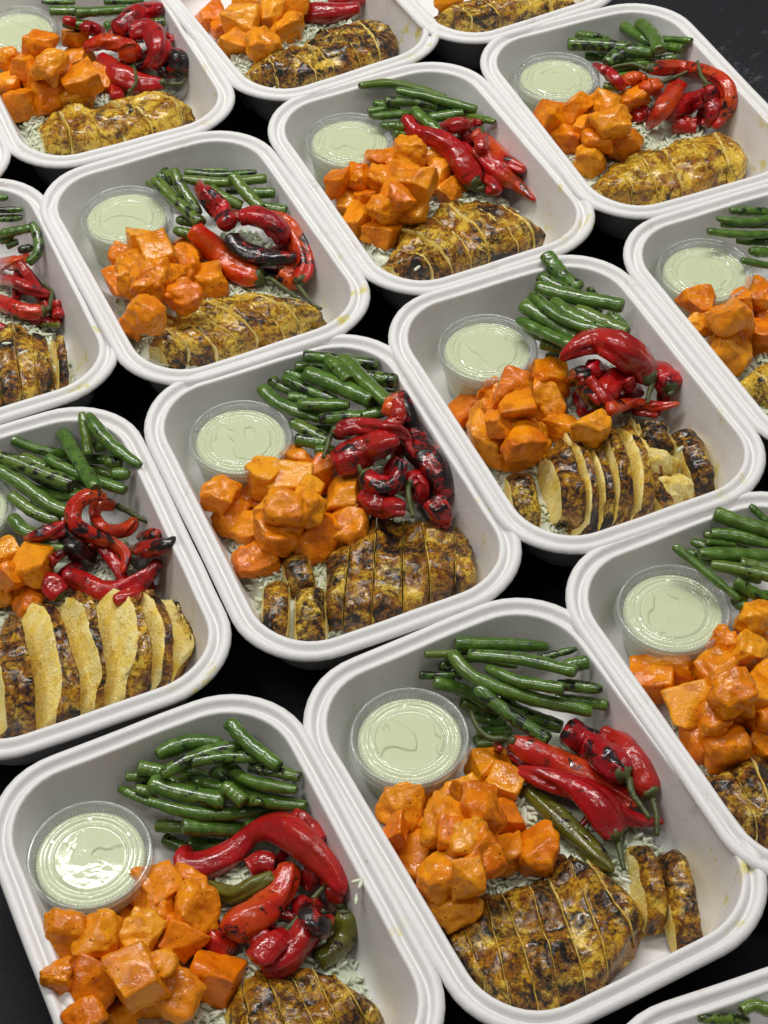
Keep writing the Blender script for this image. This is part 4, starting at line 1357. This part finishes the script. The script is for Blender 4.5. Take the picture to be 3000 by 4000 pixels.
def build_rice(tray, count=800):
    rng = random.Random(tray.key + 'r')
    # a coarse bed under the grains
    st = 3
    gx, gy = tray.GX[::st, ::st], tray.GY[::st, ::st]
    hz = tray.riceh[::st, ::st]
    V, F, ids = [], [], {}
    for i in range(gx.shape[0]):
        for j in range(gx.shape[1]):
            if hz[i, j] > 0.0012:
                wx, wy = tray.world(gx[i, j], gy[i, j])
                ids[i, j] = len(V)
                V.append((wx, wy, tray.dz + hz[i, j] - 0.0006))
    for (i, j), a in ids.items():
        q = [(i, j), (i + 1, j), (i + 1, j + 1), (i, j + 1)]
        if all(k in ids for k in q):
            F.append(tuple(ids[k] for k in q))
    open_ = tray.hm - tray.rice < 0.005
    n = 0
    for _ in range(count * 4):
        if n >= count:
            break
        i, j = rng.randrange(tray.nx), rng.randrange(tray.ny)
        h = tray.riceh[i, j]
        if h < 0.0022 or not open_[max(i - 2, 0):i + 3, max(j - 2, 0):j + 3].any():
            continue
        n += 1
        wx, wy = tray.world(tray.GX[i, j] + rng.uniform(-.5, .5) * CELL, tray.GY[i, j] + rng.uniform(-.5, .5) * CELL)
        R = np.array(Matrix.Rotation(rng.uniform(0, 6.28), 3, 'Z') @ Matrix.Rotation(rng.gauss(0, .35), 3, 'Y'))
        off = len(V)
        g = (GR_V * rng.uniform(.8, 1.15)) @ R.T + np.array([wx, wy, tray.dz + h + rng.uniform(-.0006, .0016)])
        V += [tuple(p) for p in g]
        F += [tuple(off + k for k in f) for f in GR_F]
    if not F:
        return
    V = np.array(V)
    o0 = np.array([V[:, 0].mean(), V[:, 1].mean(), V[:, 2].min()])
    link('rice', new_mesh('rice', V - o0, F, [M['rice']]), loc=tuple(o0), label='herbed white rice bed under the food in ' + WHERE[tray.key], cat='rice', kind='stuff')


# ------------------------------------------------------------------ sauce cup
LIDR, LIDZ = 0.0325, 0.0345


def lathe(prof, seg, fn=None):
    V = []
    for r, z in prof:
        for j in range(seg):
            a = 2 * math.pi * j / seg
            dz = fn(r, a) if fn else 0
            V.append((r * math.cos(a), r * math.sin(a), z + dz))
    return V, grid_faces(len(prof), seg)


def lid_mesh():
    mm = [(32.6, 27.8), (32.5, 28.6), (31.9, 29.0), (31.7, 32.6), (31.6, 33.6), (31.0, 34.5), (30.2, 34.8), (29.5, 34.3), (29.1, 33.2), (28.7, 32.6), (27.7, 32.4), (26.7, 32.2), (26.2, 31.9), (25.9, 31.1),
          (24.6, 31.0), (24.1, 31.2), (23.7, 32.3), (22.6, 32.6), (21.8, 32.3), (21.4, 31.4), (21.0, 31.2), (19.4, 31.2), (19.0, 31.7), (18.5, 31.7), (18.0, 30.8), (17.7, 30.75), (17.3, 30.75), (10, 30.75), (3, 30.75)]

    def fn(r, a):
        r *= 1000
        if 26.4 < r < 28.9:
            return 0.0008 * math.sin(a * 96)
        if 21.5 < r < 23.9:
            k = (a * 6 / (2 * math.pi)) % 1
            return -0.0010 if k < 0.10 else 0
        return 0
    V, F = lathe([(r / 1000, z / 1000) for r, z in mm], 480, fn)
    F.append(tuple(range((len(mm) - 1) * 480, len(mm) * 480)))
    fm = [1 if (k // 480 < 9 or 9 <= k // 480 < 12 and math.sin(2 * math.pi * (k % 480 + .5) / 480 * 96) > 0 or k // 480 in (12, 15, 18, 21, 23)) else 0 for k in range(len(F))]
    return new_mesh('lid', V, F, [M['lid'], M['lid_sheen']], fm)


def cup_mesh():
    mm = [(31.6, 30.6), (31.8, 31.4), (31.0, 31.8), (30.2, 31.2), (29.9, 29.0), (29.7, 26.0), (29.0, 25.4), (27.5, 16), (25.9, 6), (25.2, 2.0), (24.0, 0.6), (22, 0.3), (3, 0.3)]
    V, F = lathe([(r / 1000, z / 1000) for r, z in mm], 96)
    F.append(tuple(range((len(mm) - 1) * 96, len(mm) * 96)))
    return new_mesh('cup', V, F, [M['cup']])


LID_ME, CUP_ME = lid_mesh(), cup_mesh()


def sauce_mesh(seed):
    """fills the cup; where it has splashed against the lid it stands a little higher"""
    rng = random.Random(seed)
    ox, oy = rng.uniform(-9, 9), rng.uniform(-9, 9)
    V, F = [], []
    seg, rings = 128, 56
    side = [(23.6, 0.9), (25.2, 6), (26.9, 16), (27.6, 25), (27.4, 29.4)]
    for r, z in side:
        for j in range(seg):
            a = 2 * math.pi * j / seg
            V.append((r / 1000 * math.cos(a), r / 1000 * math.sin(a), z / 1000))
    for k in range(1, rings + 1):
        r = 27.4 * (1 - k / (rings + 1))
        for j in range(seg):
            a = 2 * math.pi * j / seg
            x, y = r * math.cos(a), r * math.sin(a)
            nz = noise.noise((x * .042 + ox, y * .042 + oy, 1)) + 0.22 * noise.noise((x * .13 + ox, y * .13, 4)) + 0.05
            s = min(max(nz / 0.022 + .5, 0), 1)
            s = s * s * (3 - 2 * s)
            z = 29.7 + 0.95 * s * min(max((18.5 - r) / 1.0, 0), 1) + 0.05 * noise.noise((x * .3, y * .3, ox))
            V.append((x / 1000, y / 1000, z / 1000))
    F = grid_faces(len(side) + rings, seg)
    F.append(tuple(range(len(V) - seg, len(V))))
    F.append(tuple(range(seg))[::-1])
    return new_mesh('sauce', V, F, [M['sauce']])


def build_cup(tray, tr, c, text):
    px = tpx(tr, [c])
    z = tray.dz + 0.0008
    P, _ = unproj(px, z + LIDZ)
    root = link('sauce_cup', None, loc=(P[0][0], P[0][1], z), label=text + ' in ' + WHERE[tray.key], cat='sauce cup', group='lidded cups of pale green sauce')
    root.empty_display_size = 0.01
    root.rotation_euler = (RND.uniform(-.012, .012) if tray.key != 'A' else 0, RND.uniform(-.012, .012) if tray.key != 'A' else 0, RND.uniform(0, 6.28))
    link('cup', CUP_ME, parent=root)
    link('lid', LID_ME, parent=root)
    link('sauce', sauce_mesh(tray.key), parent=root)
    lx, ly = tray.loc(P[0])
    q = np.hypot(tray.GX - lx, tray.GY - ly)
    tray.hm = np.where(q < LIDR, np.maximum(tray.hm, z + LIDZ), tray.hm)


# ------------------------------------------------------------------ fill the trays
for key in TRAYS:
    tray = Tray(key)
    d = FOOD.get(key)
    if not d:
        continue
    tr = d['tr']
    if 'cup' in d:
        build_cup(tray, tr, d['cup'], d.get('cuptext', 'clear lidded cup of pale green sauce'))
    if d.get('rice', True):
        tray.bed()
    build_chicken(tray, tr, d.get('chicken', []), d.get('lean', .05), d.get('pale', .3), d.get('char', .5))
    build_beans(tray, tr, d.get('beans', []))
    build_peppers(tray, tr, d.get('peppers', []))
    if d.get('squash'):
        build_squash(tray, tr, d['squash'])
    if d.get('rice', True):
        build_rice(tray)


# ------------------------------------------------------------------ loose grains
GRAIN_ME = new_mesh('rice_grain', GR_V * 1.05, GR_F, [M['rice']])
for u_, v_, k_, z_, a_, txt in ((1438, 3346, 'B', .0450, 1.4, 'stray rice grain on the rims between the two front trays, uppermost'),
                                (1396, 3441, 'A', .0440, .3, 'stray rice grain on the inner bead of the bottom-left tray, flat one'),
                                (1410, 3452, 'A', .0440, 1.2, 'stray rice grain on the inner bead of the bottom-left tray, upright one'),
                                (1392, 3513, 'A', .0400, 1.5, 'stray rice grain lowest on the right wall of the bottom-left tray'),
                                (2443, 3437, 'B', .0275, 2.6, 'white rice grain on the dark chicken of the bottom-centre tray'),
                                (1630, 1047, 'I', .0260, .9, 'white rice grain on the chicken of the upper-middle tray'),
                                (2657, 1753, 'F', .0300, .8, 'white rice grain on the chicken of the whole tray right of centre'),
                                (27, 1342, 'G', .0270, 3.0, 'white rice grain at the left edge on chicken'),
                                (93, 1376, 'G', .0270, .7, 'white rice grain on the chicken of the middle left-edge tray')):
    P_, _ = unproj([(u_, v_)], TRAYS[k_][3] + 0.0018 + z_)
    g_ = link('rice_grain', GRAIN_ME, loc=tuple(P_[0]), label=txt, cat='rice grain', group='stray rice grains')
    g_.rotation_euler = (0, 0.1, a_)
